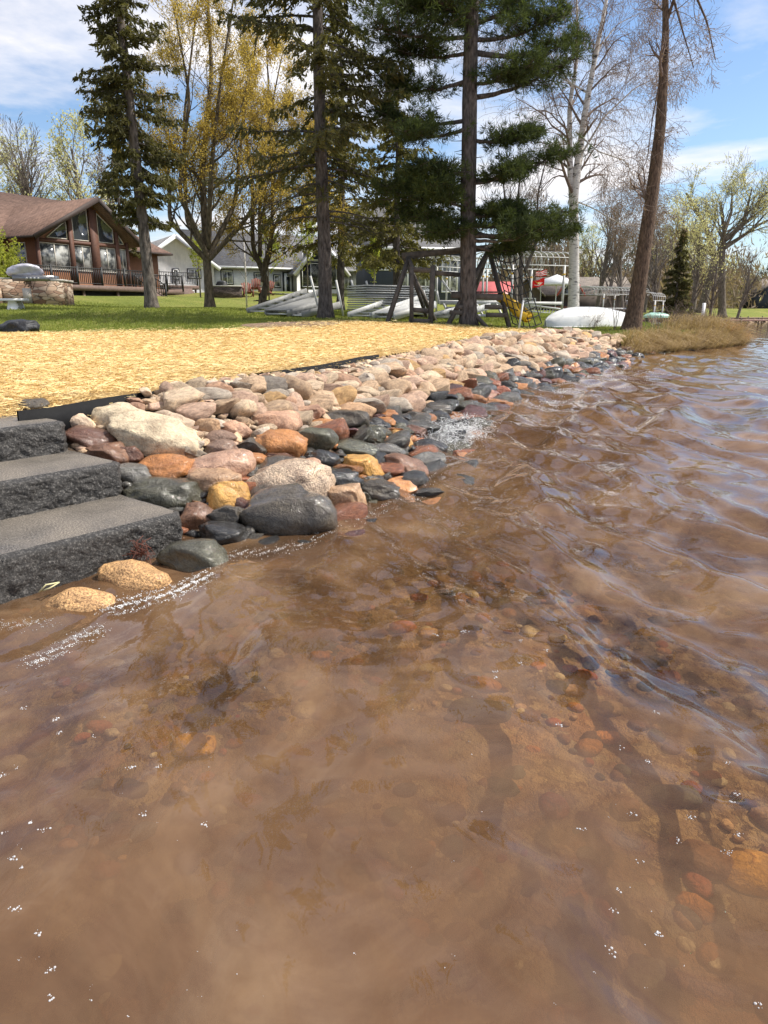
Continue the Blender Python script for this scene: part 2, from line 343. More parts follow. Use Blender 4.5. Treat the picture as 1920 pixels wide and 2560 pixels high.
rr = .25*np.exp(np.linspace(0, 1, nr)*math.log(900/.25)); aa = np.radians(np.concatenate([np.linspace(-180, -40, 60)[:-1], np.linspace(-40, 50, na), np.linspace(50, 180, 60)[1:]]))
A_, R_ = np.meshgrid(aa, rr); Xw = R_*np.sin(A_); Yw = R_*np.cos(A_)
Zw = WH(Xw, Yw); V = np.stack([Xw, Yw, Zw], -1).reshape(-1, 3)
nx = len(aa); i = np.arange(nx-1)[None]+nx*np.arange(nr-1)[:, None]; f = np.stack([i, i+1, i+1+nx, i+nx], -1).reshape(-1, 4)
c = V[f].mean(1); dc_ = sdist(c[:, 0], c[:, 1]); f = f[dc_ < np.maximum(.9, np.hypot(c[:, 0], c[:, 1])*.05)]
mb = MB(); mb.add(V, f); water = mb.build('water', M['water'], smooth=True); tag(water, kind='structure')
co = V; dsh = sdist(co[:, 0], co[:, 1]); X, Y = co[:, 0], co[:, 1]
clar = .31+.46*np.exp(-((X-.55)**2/.5+(Y-2.6)**2/.8))+.22*np.exp(-((X-.80)**2/.06+(Y-1.35)**2/.10))+.32*np.exp(-((X+.6)**2/.15+(Y-2.0)**2/.12))
clar -= .16*np.exp(-((X+.1)**2/.15+(Y-1.35)**2/.35)); clar = np.where(dsh > -.15, clar+.2, clar)
clar = clar+.15*np.exp(-((X-1.3)**2/.5+(Y-1.8)**2/2.0)); clar = np.clip(clar, .03, .78)*np.clip(1.3-np.hypot(X, Y)/10, .05, 1)
a = water.data.attributes.new('clarity', 'FLOAT', 'POINT')
used = np.empty(len(water.data.vertices)*3, np.float32); a.data.foreach_set('value', clar.astype(np.float32))
# ------------------------------------------------------------ stone material: colour and wetness come from each stone's own object colour
def stonemat(name, obj=True, speck=False, colr=None, wet=None):
    m, t, bs = newmat(name); tc = N(t, 'ShaderNodeTexCoord'); oi = N(t, 'ShaderNodeObjectInfo')
    if obj: base = oi.outputs['Color']; wv = oi.outputs['Alpha']
    else:
        at_ = N(t, 'ShaderNodeAttribute'); at_.attribute_name = 'tint'; base = at_.outputs['Color']; wv = at_.outputs['Alpha']
    off = N(t, 'ShaderNodeVectorMath', operation='ADD'); t.links.new(tc.outputs['Object'], off.inputs[0])
    cbx = N(t, 'ShaderNodeCombineXYZ'); rm = N(t, 'ShaderNodeMath', operation='MULTIPLY'); rm.inputs[1].default_value = 37.; t.links.new(oi.outputs['Random'], rm.inputs[0])
    t.links.new(rm.outputs[0], cbx.inputs[0]); t.links.new(cbx.outputs[0], off.inputs[1])
    n1 = noise(t, off.outputs[0], 7, 6, .62, .4); n2 = noise(t, off.outputs[0], 70 if not speck else 120, 3, .7); n3 = noise(t, off.outputs[0], 18, 5, .65, 1.0)
    r1 = ramp(t, n1.outputs[0], [(.28, (.55, .50, .48)), (.5, (1, .98, .96)), (.70, (1.40, 1.34, 1.22))])
    r2 = ramp(t, n2.outputs[0], [(.36, (.42, .36, .34) if speck else (.78, .76, .75)), (.5, (1, 1, 1)), (.66, (1.75, 1.7, 1.6) if speck else (1.18, 1.16, 1.12))])
    c = mixc(t, 1, base, r1.outputs[0], 'MULTIPLY'); c = mixc(t, 1, c.outputs[0], r2.outputs[0], 'MULTIPLY')
    r3 = ramp(t, n3.outputs[0], [(.60, (0, 0, 0)), (.70, (1, 1, 1))]); f3 = N(t, 'ShaderNodeMath', operation='MULTIPLY'); f3.inputs[1].default_value = .7
    t.links.new(r3.outputs[0], f3.inputs[0]); c2 = mixc(t, 1, c.outputs[0], (.62, .5, .45), 'MULTIPLY'); c = mixc(t, f3.outputs[0], c.outputs[0], c2.outputs[0])
    t.links.new(c.outputs[0], bs.inputs['Base Color'])
    rr_ = N(t, 'ShaderNodeMapRange'); t.links.new(wv, rr_.inputs[0]); rr_.inputs[3].default_value = .78; rr_.inputs[4].default_value = .10
    rv = N(t, 'ShaderNodeMath', operation='MULTIPLY_ADD'); t.links.new(n3.outputs[0], rv.inputs[0]); rv.inputs[1].default_value = .25; t.links.new(rr_.outputs[0], rv.inputs[2])
    rs = N(t, 'ShaderNodeMath', operation='SUBTRACT'); t.links.new(rv.outputs[0], rs.inputs[0]); rs.inputs[1].default_value = .12
    t.links.new(rs.outputs[0], bs.inputs['Roughness'])
    bs.inputs['Coat Roughness'].default_value = .07; bs.inputs['Coat IOR'].default_value = 1.33; bs.inputs['Specular IOR Level'].default_value = .3; cwm = N(t, 'ShaderNodeMath', operation='MULTIPLY'); cwm.inputs[1].default_value = 1.0; t.links.new(wv, cwm.inputs[0]); t.links.new(cwm.outputs[0], bs.inputs['Coat Weight'])
    ad = N(t, 'ShaderNodeMath', operation='MULTIPLY_ADD'); t.links.new(n2.outputs[0], ad.inputs[0]); ad.inputs[1].default_value = .22; t.links.new(n3.outputs[0], ad.inputs[2])
    bm = bump(t, ad.outputs[0], bs, .9, .02)
    cb_ = noise(t, off.outputs[0], 38, 4, .7); b2 = N(t, 'ShaderNodeBump'); b2.inputs['Strength'].default_value = .6; b2.inputs['Distance'].default_value = .008
    t.links.new(cb_.outputs[0], b2.inputs['Height']); t.links.new(b2.outputs[0], bs.inputs['Coat Normal'])
    return m
M['stone'] = stonemat('lake_stone'); M['speck'] = stonemat('speckled_granite_stone', speck=True); M['stonefill'] = stonemat('lake_stone_far', obj=False)
import bmesh
def ico(sub):
    bm = bmesh.new(); bmesh.ops.create_icosphere(bm, subdivisions=sub, radius=1)
    v = np.array([q.co[:] for q in bm.verts]); f = np.array([[a.index for a in q.verts] for q in bm.faces]); bm.free(); return v, f
ICO = {k: ico(k) for k in (1, 2, 3, 4)}
def stone_shape(seed, sub=3, ang=.5, lumpy=.06):
    r = np.random.default_rng(seed); U, f = ICO[sub]
    e = .62+.35*r.random(); p = np.sign(U)*np.abs(U)**e; p = p/np.linalg.norm(p, axis=1)[:, None]**.8
    K = r.normal(size=(7, 3))*1.6; ph = r.random(7)*6.28
    p = p*(1+lumpy*np.sin(U@K.T+ph).sum(1)/1.6)[:, None]
    for k in range(int(6+10*ang)):
        n = r.normal(size=3); n /= np.linalg.norm(n); o = 1-.5*ang*r.random()-.10
        dd = p@n-o; p = p-np.clip(dd, 0, None)[:, None]*n*(.55+.42*ang)
    K = r.normal(size=(9, 3))*5; ph = r.random(9)*6.28; p = p*(1+.020*np.sin(U@K.T+ph).sum(1))[:, None]
    K = r.normal(size=(9, 3))*14; ph = r.random(9)*6.28; p = p*(1+.006*np.sin(U@K.T+ph).sum(1))[:, None]
    ext = (p.max(0)-p.min(0))/2; p = (p-(p.max(0)+p.min(0))/2)/ext
    return p, f
def make_stone(name, loc, dims, seed, color, wet, rz=0, tilt=(0, 0), sub=4, ang=.5, mat='stone', lumpy=.06):
    p, f = stone_shape(seed, sub, ang, lumpy); p = p*np.array(dims)/2
    mb = MB(); mb.add(p, f); o = mb.build(name, M[mat], smooth=True); o.location = [float(q) for q in loc]; o.rotation_euler = (tilt[0], tilt[1], rz)
    o.color = (*color, wet); return o
def raysurf(px, py, lift=0.0):
    r = ray(px, py); t0 = 1.0
    T = np.linspace(1, 60, 6000); P = np.array([0, 0, CH])+r[None]*T[:, None]
    h = np.maximum(H(P[:, 0], P[:, 1]), -.05)+lift; k = np.argmax(P[:, 2] < h); return P[k], T[k]
# palette (dry-measured real colours; wet stones are darker)
CO = dict(tan=(.40, .26, .16), cream=(.50, .42, .30), pale=(.46, .36, .27), pink=(.42, .26, .18), olive=(.085, .085, .06), green=(.072, .070, .050), black=(.030, .029, .028), slate=(.072, .062, .050),
          orange=(.42, .19, .07), yellow=(.52, .29, .085), red=(.30, .10, .055), maroon=(.12, .06, .042), brown=(.17, .09, .055), grey=(.12, .115, .105), mauve=(.24, .16, .12), granite=(.44, .27, .13), rust=(.36, .155, .055))
HAND = [ # cx, cy, w, h, colour, wet, angularity, material, label
 (198, 1517, 178, 92, 'granite', .25, .12, 'speck', 'speckled orange granite boulder awash before the lowest step, nearer of the pair'),
 (347, 1455, 190, 92, 'granite', .3, .2, 'speck', 'speckled orange granite boulder awash by the lowest step corner, farther of the pair'),
 (499, 1415, 190, 80, 'green', .8, .6, 'stone', 'greenish grey flat slab half under water below the lowest step'),
 (559, 1354, 124, 62, 'black', .9, .5, 'stone', 'small long black stone between the greenish slab and the big grey boulder'),
 (722, 1312, 232, 126, 'slate', 1, .35, 'stone', 'largest wet dark grey boulder at the water edge, with sun sparkles'),
 (491, 1299, 90, 76, 'brown', .6, .9, 'stone', 'reddish brown wedge shaped stone touching the lowest step end'),
 (566, 1297, 94, 66, 'slate', .8, .5, 'stone', 'dark round stone tucked behind the reddish brown wedge'),
 (566, 1254, 112, 70, 'yellow', .5, .7, 'stone', 'lumpy golden brown stone, lower of two resting together'),
 (541, 1212, 122, 78, 'tan', .5, .7, 'stone', 'lumpy tan brown stone, upper of two resting together'),
 (408, 1240, 196, 84, 'green', .85, .5, 'stone', 'long dark green grey wet stone above the lowest step'),
 (336, 1185, 100, 52, 'grey', .8, .6, 'stone', 'flat wet grey stone beside the middle step end'),
 (418, 1174, 148, 68, 'rust', .7, .4, 'stone', 'rusty red wet stone right of the middle step'),
 (553, 1172, 160, 78, 'pink', .7, .3, 'stone', 'long salmon pink granite stone behind the lumpy tan stones'),
 (711, 1178, 162, 58, 'slate', .85, .3, 'stone', 'oval wet slate grey stone above the speckled black one'),
 (716, 1228, 232, 74, 'pale', .5, .5, 'speck', 'long speckled black and grey stone behind the largest boulder'),
 (865, 1268, 94, 76, 'tan', .7, .5, 'stone', 'rounded tan stone at the water right of the largest boulder'),
 (850, 1210, 112, 68, 'black', .9, .25, 'stone', 'round black wet stone with a rusty patch'),
 (805, 1152, 84, 54, 'black', .95, .2, 'stone', 'smooth egg shaped black stone'),
 (903, 1169, 116, 64, 'yellow', .6, .8, 'stone', 'knobbly bright yellow stone'),
 (1010, 1171, 124, 66, 'brown', .6, .6, 'stone', 'broad olive brown stone with a dark overhang near the water'),
 (994, 1222, 94, 50, 'orange', .7, .9, 'stone', 'rough flat orange stone at the water line'),
 (943, 1241, 118, 54, 'slate', .85, .6, 'stone', 'dark slate stone at the water line beside the flat orange one'),
 (926, 1205, 50, 28, 'grey', .8, .7, 'stone', 'small grey slab behind the slate stone'),
 (694, 1115, 138, 76, 'orange', .5, .35, 'stone', 'large smooth orange stone on the slope'),
 (776, 1107, 134, 70, 'olive', .6, .7, 'stone', 'large angular olive grey stone right of the orange one'),
 (396, 1103, 236, 74, 'cream', 0, .45, 'stone', 'largest pale cream stone with grey spots'),
 (222, 1099, 128, 52, 'maroon', .7, .5, 'stone', 'brown wet stone beside the end of the top step'),
 (271, 1134, 112, 42, 'brown', .6, .6, 'stone', 'flat dark brown stone below the pale cream one'),
 (325, 1137, 68, 42, 'maroon', .6, .6, 'stone', 'small maroon stone under the left end of the cream stone'),
 (553, 1122, 78, 42, 'mauve', .4, .3, 'stone', 'mauve stone with a pale blaze right of the cream stone'),
 (629, 1118, 78, 44, 'slate', .6, .8, 'stone', 'small dark angular slab leaning on the large orange stone'),
 (629, 1151, 78, 34, 'rust', .7, .4, 'stone', 'small rusty orange stone under the dark slab'),
 (702, 1148, 68, 26, 'maroon', .7, .7, 'stone', 'small flat maroon stone under the large orange stone'),
 (778, 1167, 54, 42, 'pink', .6, .3, 'stone', 'small pink stone left of the round black one'),
 (546, 1098, 88, 32, 'mauve', .2, .3, 'stone', 'dusky purple grey stone behind the mauve one'),
 (518, 1073, 62, 48, 'tan', 0, .2, 'stone', 'small rounded tan stone above the cream stone'),
 (591, 1077, 74, 44, 'pink', .1, .3, 'stone', 'rounded pinkish grey stone above the dark angular slab'),
 (190, 1059, 84, 46, 'pale', 0, .4, 'stone', 'pale orange tan stone above the top step end'),
 (282, 1047, 150, 60, 'cream', 0, .45, 'stone', 'broad pale buff stone near the top step, second largest pale one'),
 (418, 1057, 138, 48, 'pale', 0, .5, 'stone', 'flat pale tan stone directly behind the cream stone'),
 (78, 1019, 84, 32, 'slate', .3, .5, 'stone', 'flat dark stone lying at the back of the top step'),
 (823, 1072, 94, 34, 'orange', .4, .3, 'stone', 'flat orange stone on the slope behind the olive grey one'),
 (859, 1055, 120, 44, 'slate', .6, .4, 'stone', 'long blue grey stone behind the flat orange one'),
 (914, 1091, 98, 38, 'olive', .8, .2, 'stone', 'smooth oval olive grey stone mid slope'),
 (973, 1040, 44, 28, 'rust', .6, .2, 'stone', 'small smooth rust brown stone, upper of two'),
 (960, 1057, 54, 26, 'orange', .5, .2, 'stone', 'small smooth orange stone, lower of two'),
 (943, 1066, 66, 38, 'black', .8, .3, 'stone', 'blackish blue stone under the small orange one'),
 (998, 1104, 66, 48, 'yellow', .5, .8, 'stone', 'rough yellow stone near the splash'),
 (888, 1129, 112, 42, 'olive', .9, .2, 'stone', 'dark olive oval stone behind the knobbly yellow one'),
 (968, 1133, 90, 46, 'grey', .8, .3, 'stone', 'grey brown oval stone in front of the rough yellow one'),
 (1070, 1123, 96, 40, 'black', .9, .4, 'stone', 'black wave washed stone below the splash'),
 (1061, 1159, 108, 48, 'grey', .8, .4, 'stone', 'grey stone at the water behind the broad olive brown one'),
 (1036, 1089, 62, 44, 'maroon', .8, .9, 'stone', 'upright brown wedge near the splash'),
 (1086, 1028, 90, 38, 'slate', .9, .4, 'stone', 'long dark wet stone at the foot of the splash'),
 (1061, 1049, 58, 24, 'rust', .7, .4, 'stone', 'small red brown stone near the splash'),
 (1036, 1051, 78, 40, 'slate', .9, .3, 'stone', 'wet dark grey stone left of the splash'),
 (880, 1034, 114, 52, 'tan', 0, .3, 'stone', 'large tan speckled stone above the blue grey one'),
 (690, 1062, 120, 56, 'pink', 0, .4, 'stone', 'large dusty pink stone above the large orange one'),
 (768, 1040, 84, 34, 'pink', 0, .5, 'stone', 'flat rose grey stone on the dry slope'),
 (1250, 983, 50, 30, 'red', .7, .6, 'stone', 'bright red brown stone at the water past the splash'),
 (1317, 960, 64, 28, 'pink', .4, .5, 'stone', 'salmon flat stone sloping into the water past the red one'),
 (1373, 941, 70, 36, 'black', 1, .4, 'stone', 'big glossy blue black stone far along the water edge'),
 (1560, 880, 46, 26, 'maroon', .7, .5, 'stone', 'brown boulder at the far end of the stone bank against the grass'),
 (1590, 893, 44, 18, 'black', 1, .4, 'stone', 'last wet black stone where the stone bank meets the grass'),
]
def edx(y): return np.interp(y, [2.6, 3.3, 4.2, 5.9, 10.2, 14.5, 17.5, 19.8, 22], [-3.8, -2.95, -1.98, -1.32, .17, 1.85, 3.35, 4.75, 6.3])
occ = []
for i, (cx, cy, w_, h_, cn, wet, ang, mt, lab) in enumerate(HAND):
    P, T = raysurf(cx, cy+h_*.12, .02)
    wm = w_*T/F*1.10; hm = h_*T/F; ly = wm*(.8 if w_ < 150 else .66)
    el = math.atan2(CH-P[2], math.hypot(P[0], P[1])); hzz = (hm-ly*math.sin(el)*.55)/math.cos(el); hzz = min(max(hzz*1.34, wm*.48), wm*.95)
    c_ = P.copy(); c_ = c_+ray(cx, cy)/np.linalg.norm(ray(cx, cy))*ly*.16
    Tc = c_[1]/ray(cx, cy)[1]; c_ = np.array([0, 0, CH])+ray(cx, cy)*Tc
    if i in (3, 4, 14, 15, 21, 2, 7): c_[2] += .02; hzz *= 1.15
    if i == 4: c_[2] += .03; hzz *= 1.02
    v = CO[cn]; j = .9+.2*rng.random()
    o = make_stone('stone', c_, (wm, ly, hzz), 1000+i, tuple(q*j for q in v), wet, rz=rng.normal()*.18, tilt=(rng.normal()*.08, rng.normal()*.10), sub=4, ang=ang, mat=mt, lumpy=.05 if ang < .5 else .075)
    tag(o, lab, 'stone', 'stones of the lakeside stone bank'); occ.append((c_[0], c_[1], (wm+ly)/4*.92))
# auto-placed rest of the bank, big ones first
PROTO = [stone_shape(50+k, 3, .6+.6*(k % 5)/4, .09) for k in range(22)]
protos = []
for k, (p, f) in enumerate(PROTO):
    mb = MB(); mb.add(p*.5, f); o = mb.build('stone', M['stone'], smooth=True); protos.append(o.data); bpy.data.objects.remove(o)
# sample along the shore
def shore_pts(n, dmax):
    X, Y, D = [], [], []; c = 0
    while c < n:
        x = rng.uniform(-3.2, 8.2, 20000); y = rng.uniform(3, 22.4, 20000); d = sdist(x, y); k = (d > -.25) & (d < dmax); X.append(x[k]); Y.append(y[k]); D.append(d[k]); c += k.sum()
    X, Y, D = (np.concatenate(q)[:n] for q in (X, Y, D)); return list(zip(X.tolist(), Y.tolist(), D.tolist()))
def in_steps(x, y, m=0.02):
    ex, ey = -1.0-x, 3.46-y        # block ends run inland along (-.77,.64)
    u = -(x+1.0)*-.64*-1; 
    s_ = (x+1.02)*.64+(y-3.47)*.77  # along the shore: positive is beyond the step ends
    k_ = (x+1.02)*-.77+(y-3.47)*.64
    lim = .02-.05*k_
    return s_ < lim+m+.05 and k_ > -.5
placed = []; gridd = {}
def ok(x, y, r):
    for (a, b, c) in occ:
        if abs(a-x) < .45 and abs(b-y) < .45 and math.hypot(a-x, b-y) < (c+r)*.78: return False
    gx, gy = int(x//.4), int(y//.4)
    for i in (-1, 0, 1):
        for j in (-1, 0, 1):
            for (a, b, c) in gridd.get((gx+i, gy+j), ()):
                if math.hypot(a-x, b-y) < (c+r)*.70: return False
    return True
for rad, tries in ((.155, 3500), (.125, 8000), (.10, 14000), (.07, 14000), (.05, 34000)):
    for (x, y, d) in shore_pts(tries, 2.1):
        r = rad*(.88+.24*rng.random())
        if (x < edx(y)+.28 and r > .085) or (x < edx(y)+.14 and r > .06): continue
        if y < 6 and r > .13: continue
        if in_steps(x, y, r) or not ok(x, y, r): continue
        if y > 19.2+ (1 if d > .6 else 0)+1.6*(d < .3): continue
        if x < edx(y)+r*.72 or (d > 1.7 and r > .1): continue
        if rad < .06 and y > 13: continue
        gridd.setdefault((int(x//.4), int(y//.4)), []).append((x, y, r)); placed.append((x, y, r, d))
DRY = [('tan', (.45, .325, .22), 7), ('buff', (.52, .405, .29), 7), ('dusty pink', (.46, .32, .24), 5), ('pale grey', (.40, .345, .285), 3.5), ('reddish', (.40, .25, .17), 1.2), ('ochre', (.45, .29, .14), 1.5), ('dark grey', (.17, .15, .13), .7)]
WET = [('black', (.032, .031, .03), 3.5), ('slate grey', (.075, .07, .062), 4), ('olive', (.085, .08, .055), 2.5), ('rust brown', (.26, .10, .05), 2), ('orange', (.40, .18, .07), 2), ('maroon', (.10, .045, .04), 2)]
placed.sort(key=lambda q: -q[2]/(q[1]+.1))
auto = []
SHP = ['rounded', 'smooth oval', 'blunt', 'angular', 'flat faceted']
def pick(L):
    ww = np.array([q[2] for q in L]); k = rng.choice(len(L), p=ww/ww.sum()); return L[k]
PH = H(np.array([q[0] for q in placed]), np.array([q[1] for q in placed]))
fill = MB(); tints = []; nind = 300-len(HAND); cnt = 0
for pi_, (x, y, r, d) in enumerate(placed):
    ww = np.interp(y, [3.5, 5, 7, 10, 20], [1.0, .85, .64, .50, .38]); wet = d < ww+rng.normal()*.09
    nm_, c, _ = pick(WET if wet else DRY); j = .8+.4*rng.random(); c = tuple(float(q*j) for q in c); wt = float(.85 if wet else 0.)
    asp = .55+.3*rng.random(); dims = (2*r*1.28, 2*r*1.28*asp, 2*r*(.48+.28*rng.random())); ang = rng.uniform(-.6, .6)+R(25)
    if rng.random() < .25: ang += R(90)
    z = max(float(PH[pi_]), -.12)+dims[2]*.24+.01; k = int(rng.integers(len(protos))); tl = (rng.normal()*.16, rng.normal()*.16-.12)
    if cnt < nind:
        o = bpy.data.objects.new('stone', protos[k]); col.objects.link(o); o.location = (x, y, z); o.scale = dims; o.rotation_euler = (tl[0], tl[1], ang); o.color = (*c, wt)
        zone = 'close to the steps' if y < 5 else ('before the splash' if y < 6.3 else ('level with the splash' if y < 7.6 else ('just past the splash' if y < 9.3 else ('midway along the bank' if y < 11.5 else 'far along the bank'))))
        row = 'waterline' if d < .12 else ('lowest' if d < .42 else ('lower middle' if d < .75 else ('middle' if d < 1.05 else ('upper' if d < 1.35 else 'topmost'))))
        sz = 'small' if r < .075 else ('medium' if r < .105 else ('large' if r < .14 else 'very large'))
        lab = '%s %s %s %s stone, %s row %s' % ('wet' if wet else 'dry', sz, SHP[k % 5], nm_, row, zone)
        tag(o, lab, 'stone', 'stones of the lakeside stone bank'); cnt += 1
    else:
        p, f = PROTO[k] if y < 14 else (PROTO[k][0], PROTO[k][1]); mtx = (Matrix.Rotation(ang, 3, 'Z') @ Matrix.Rotation(tl[1], 3, 'Y') @ Matrix.Rotation(tl[0], 3, 'X'))
        fill.add((p*.5*np.array(dims))@np.array(mtx).T+np.array([x, y, z]), f); tints.append(np.tile(np.array([*c, wt], np.float32), (len(p), 1)))
# pebbles that fill the chinks
peb = shore_pts(7000, 2.0); PH = H(np.array([q[0] for q in peb]), np.array([q[1] for q in peb]))
for pi_, (x, y, d) in enumerate(peb):
    if in_steps(x, y, .03) or y > 20 or x < edx(y)+.03: continue
    r = rng.uniform(.018, .042); U, f = ICO[1]; wet = d < np.interp(y, [3.5, 5, 7, 10, 20], [1.0, .85, .64, .50, .38])
    nm_, c, _ = pick(WET if wet else DRY); p = U*np.array([r*1.3, r, r*.7]); z = max(float(PH[pi_]), -.1)+.012
    fill.add(p+np.array([x, y, z]), f); tints.append(np.tile(np.array([*[q*.9 for q in c], .8 if wet else 0], np.float32), (len(p), 1)))
if tints:
    o = fill.build('rubble', M['stonefill'], smooth=True); tag(o, kind='stuff', label='smaller stones and pebbles packed between the larger stones of the bank', cat='rubble')
    a = o.data.attributes.new('tint', 'FLOAT_COLOR', 'POINT'); a.data.foreach_set('color', np.concatenate(tints).ravel())
print('stones placed', len(placed), 'individual', cnt+len(HAND))
# stones on the lake bed seen through the water
UW = [(485, 1865, 110, 60, 'yellow', 'pale golden slab under water at lower left of centre'), (280, 1832, 40, 22, 'cream', 'small white pebble under water left of the golden slab'),
 (205, 1842, 42, 30, 'red', 'small orange pink stone under water left of the white pebble'), (800, 1640, 50, 34, 'rust', 'orange stone under murky water, farther of two left of centre'), (752, 1710, 40, 24, 'red', 'red stone under murky water, nearer of two left of centre'),
 (1008, 1568, 70, 24, 'red', 'long red stone under clear water in the middle'), (1075, 1586, 66, 26, 'tan', 'pale tan shard under clear water beside the long red stone'),
 (1250, 1508, 60, 36, 'green', 'dark mossy stone under clear water right of the middle'), (1425, 1672, 40, 24, 'red', 'bright red pebble under clear water'), (1345, 1665, 44, 26, 'rust', 'rust pebble under clear water beside the bright red one'),
 (1395, 1595, 46, 28, 'cream', 'cream pebble under clear water'), (1430, 1725, 60, 30, 'tan', 'tan stone under clear water before the ripples'), (1200, 1780, 160, 70, 'green', 'large greenish stone under silty water in the middle'),
 (1515, 1845, 70, 30, 'rust', 'rust stone under water at right'), (1870, 2185, 170, 130, 'yellow', 'big bright yellow boulder under water at the right frame edge'), (1750, 2150, 150, 130, 'brown', 'large brown boulder under water left of the yellow one'),
 (1620, 2440, 120, 60, 'olive', 'dark olive stone under water at lower right'), (1790, 2410, 50, 36, 'cream', 'cream pebble under water at lower right'), (1420, 2540, 110, 44, 'orange', 'orange stone under water at the bottom right edge'),
 (265, 2175, 70, 60, 'red', 'round red stone under murky water at lower left'), (170, 2110, 50, 36, 'rust', 'small rust stone under murky water above the round red one'), (305, 2145, 24, 30, 'yellow', 'yellow chip under water beside the round red stone'),
 (205, 2390, 60, 36, 'olive', 'olive chip under murky water at lower left'), (1180, 1700, 60, 30, 'red', 'red brown stone under clear water behind the greenish one'), (1560, 2020, 90, 40, 'brown', 'brown stone under silty water at right'), (1690, 1990, 120, 50, 'olive', 'flat olive stone under water at right')]
for i, (cx, cy, w_, h_, cn, lab) in enumerate(UW):
    r = ray(cx, cy); T = np.linspace(.8, 12, 3000); P = np.array([0, 0, CH])+r[None]*T[:, None]; k = np.argmax(P[:, 2] < H(P[:, 0], P[:, 1])+.02); c_ = P[k]
    wm = w_*T[k]/F; o = make_stone('submerged_stone', c_, (wm, min(wm*.8, h_*T[k]/F*1.5), wm*.45), 3000+i, tuple(min(q*1.35, .8) for q in CO[cn]), 0, rz=rng.normal()*.3, sub=3, ang=.4)
    tag(o, lab, 'stone', 'stones on the lake bed')
fill = MB(); tints = []
bx_ = rng.uniform(-2.2, 4, 3200); by_ = rng.uniform(.6, 6.5, 3200); bk_ = sdist(bx_, by_) < -.05; bx_, by_ = bx_[bk_], by_[bk_]; bh_ = H(bx_, by_)
for x, y, h0_ in zip(bx_, by_, bh_):
    r = .012+.035*rng.random()**2; U, f = ICO[2]; c = CO[['brown', 'red', 'tan', 'olive', 'grey', 'rust', 'cream', 'brown', 'maroon'][int(rng.integers(9))]]; p = U*np.array([r*1.3, r, r*.6])*(1+.12*np.sin(U@rng.normal(size=3)*2.5))[:, None]
    a = rng.uniform(0, 6.28); p = p@np.array([[math.cos(a), math.sin(a), 0], [-math.sin(a), math.cos(a), 0], [0, 0, 1]])
    fill.add(p+np.array([x, y, h0_+.012]), f); tints.append(np.tile(np.array([*c, 0], np.float32), (len(p), 1)))
o = fill.build('lake_bed_pebbles', M['stonefill'], smooth=True); tag(o, kind='stuff', label='brown and red pebbles strewn over the lake bed', cat='pebbles')
a = o.data.attributes.new('tint', 'FLOAT_COLOR', 'POINT'); a.data.foreach_set('color', np.concatenate(tints).ravel())
# ------------------------------------------------------------ granite steps
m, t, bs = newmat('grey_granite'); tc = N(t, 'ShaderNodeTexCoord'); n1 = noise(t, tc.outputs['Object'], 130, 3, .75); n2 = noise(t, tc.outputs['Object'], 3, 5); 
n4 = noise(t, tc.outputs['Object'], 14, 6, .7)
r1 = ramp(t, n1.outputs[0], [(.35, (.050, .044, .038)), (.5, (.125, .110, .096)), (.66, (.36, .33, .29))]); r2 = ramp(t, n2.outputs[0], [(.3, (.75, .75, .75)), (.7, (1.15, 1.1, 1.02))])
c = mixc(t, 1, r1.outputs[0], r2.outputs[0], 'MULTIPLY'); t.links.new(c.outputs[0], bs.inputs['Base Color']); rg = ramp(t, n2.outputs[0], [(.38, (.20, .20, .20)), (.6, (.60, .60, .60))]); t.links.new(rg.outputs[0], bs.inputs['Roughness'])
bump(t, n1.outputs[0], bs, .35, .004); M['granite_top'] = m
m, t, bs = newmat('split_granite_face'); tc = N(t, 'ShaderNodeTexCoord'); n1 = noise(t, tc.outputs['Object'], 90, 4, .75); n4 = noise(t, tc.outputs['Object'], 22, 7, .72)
r1 = ramp(t, n1.outputs[0], [(.35, (.012, .011, .010)), (.52, (.040, .036, .033)), (.70, (.20, .185, .17))]); t.links.new(r1.outputs[0], bs.inputs['Base Color']); bs.inputs['Roughness'].default_value = .55  # colour set darker than the tread, so the front's shade is painted in
bump(t, n4.outputs[0], bs, 1.0, .022); M['granite_face'] = m
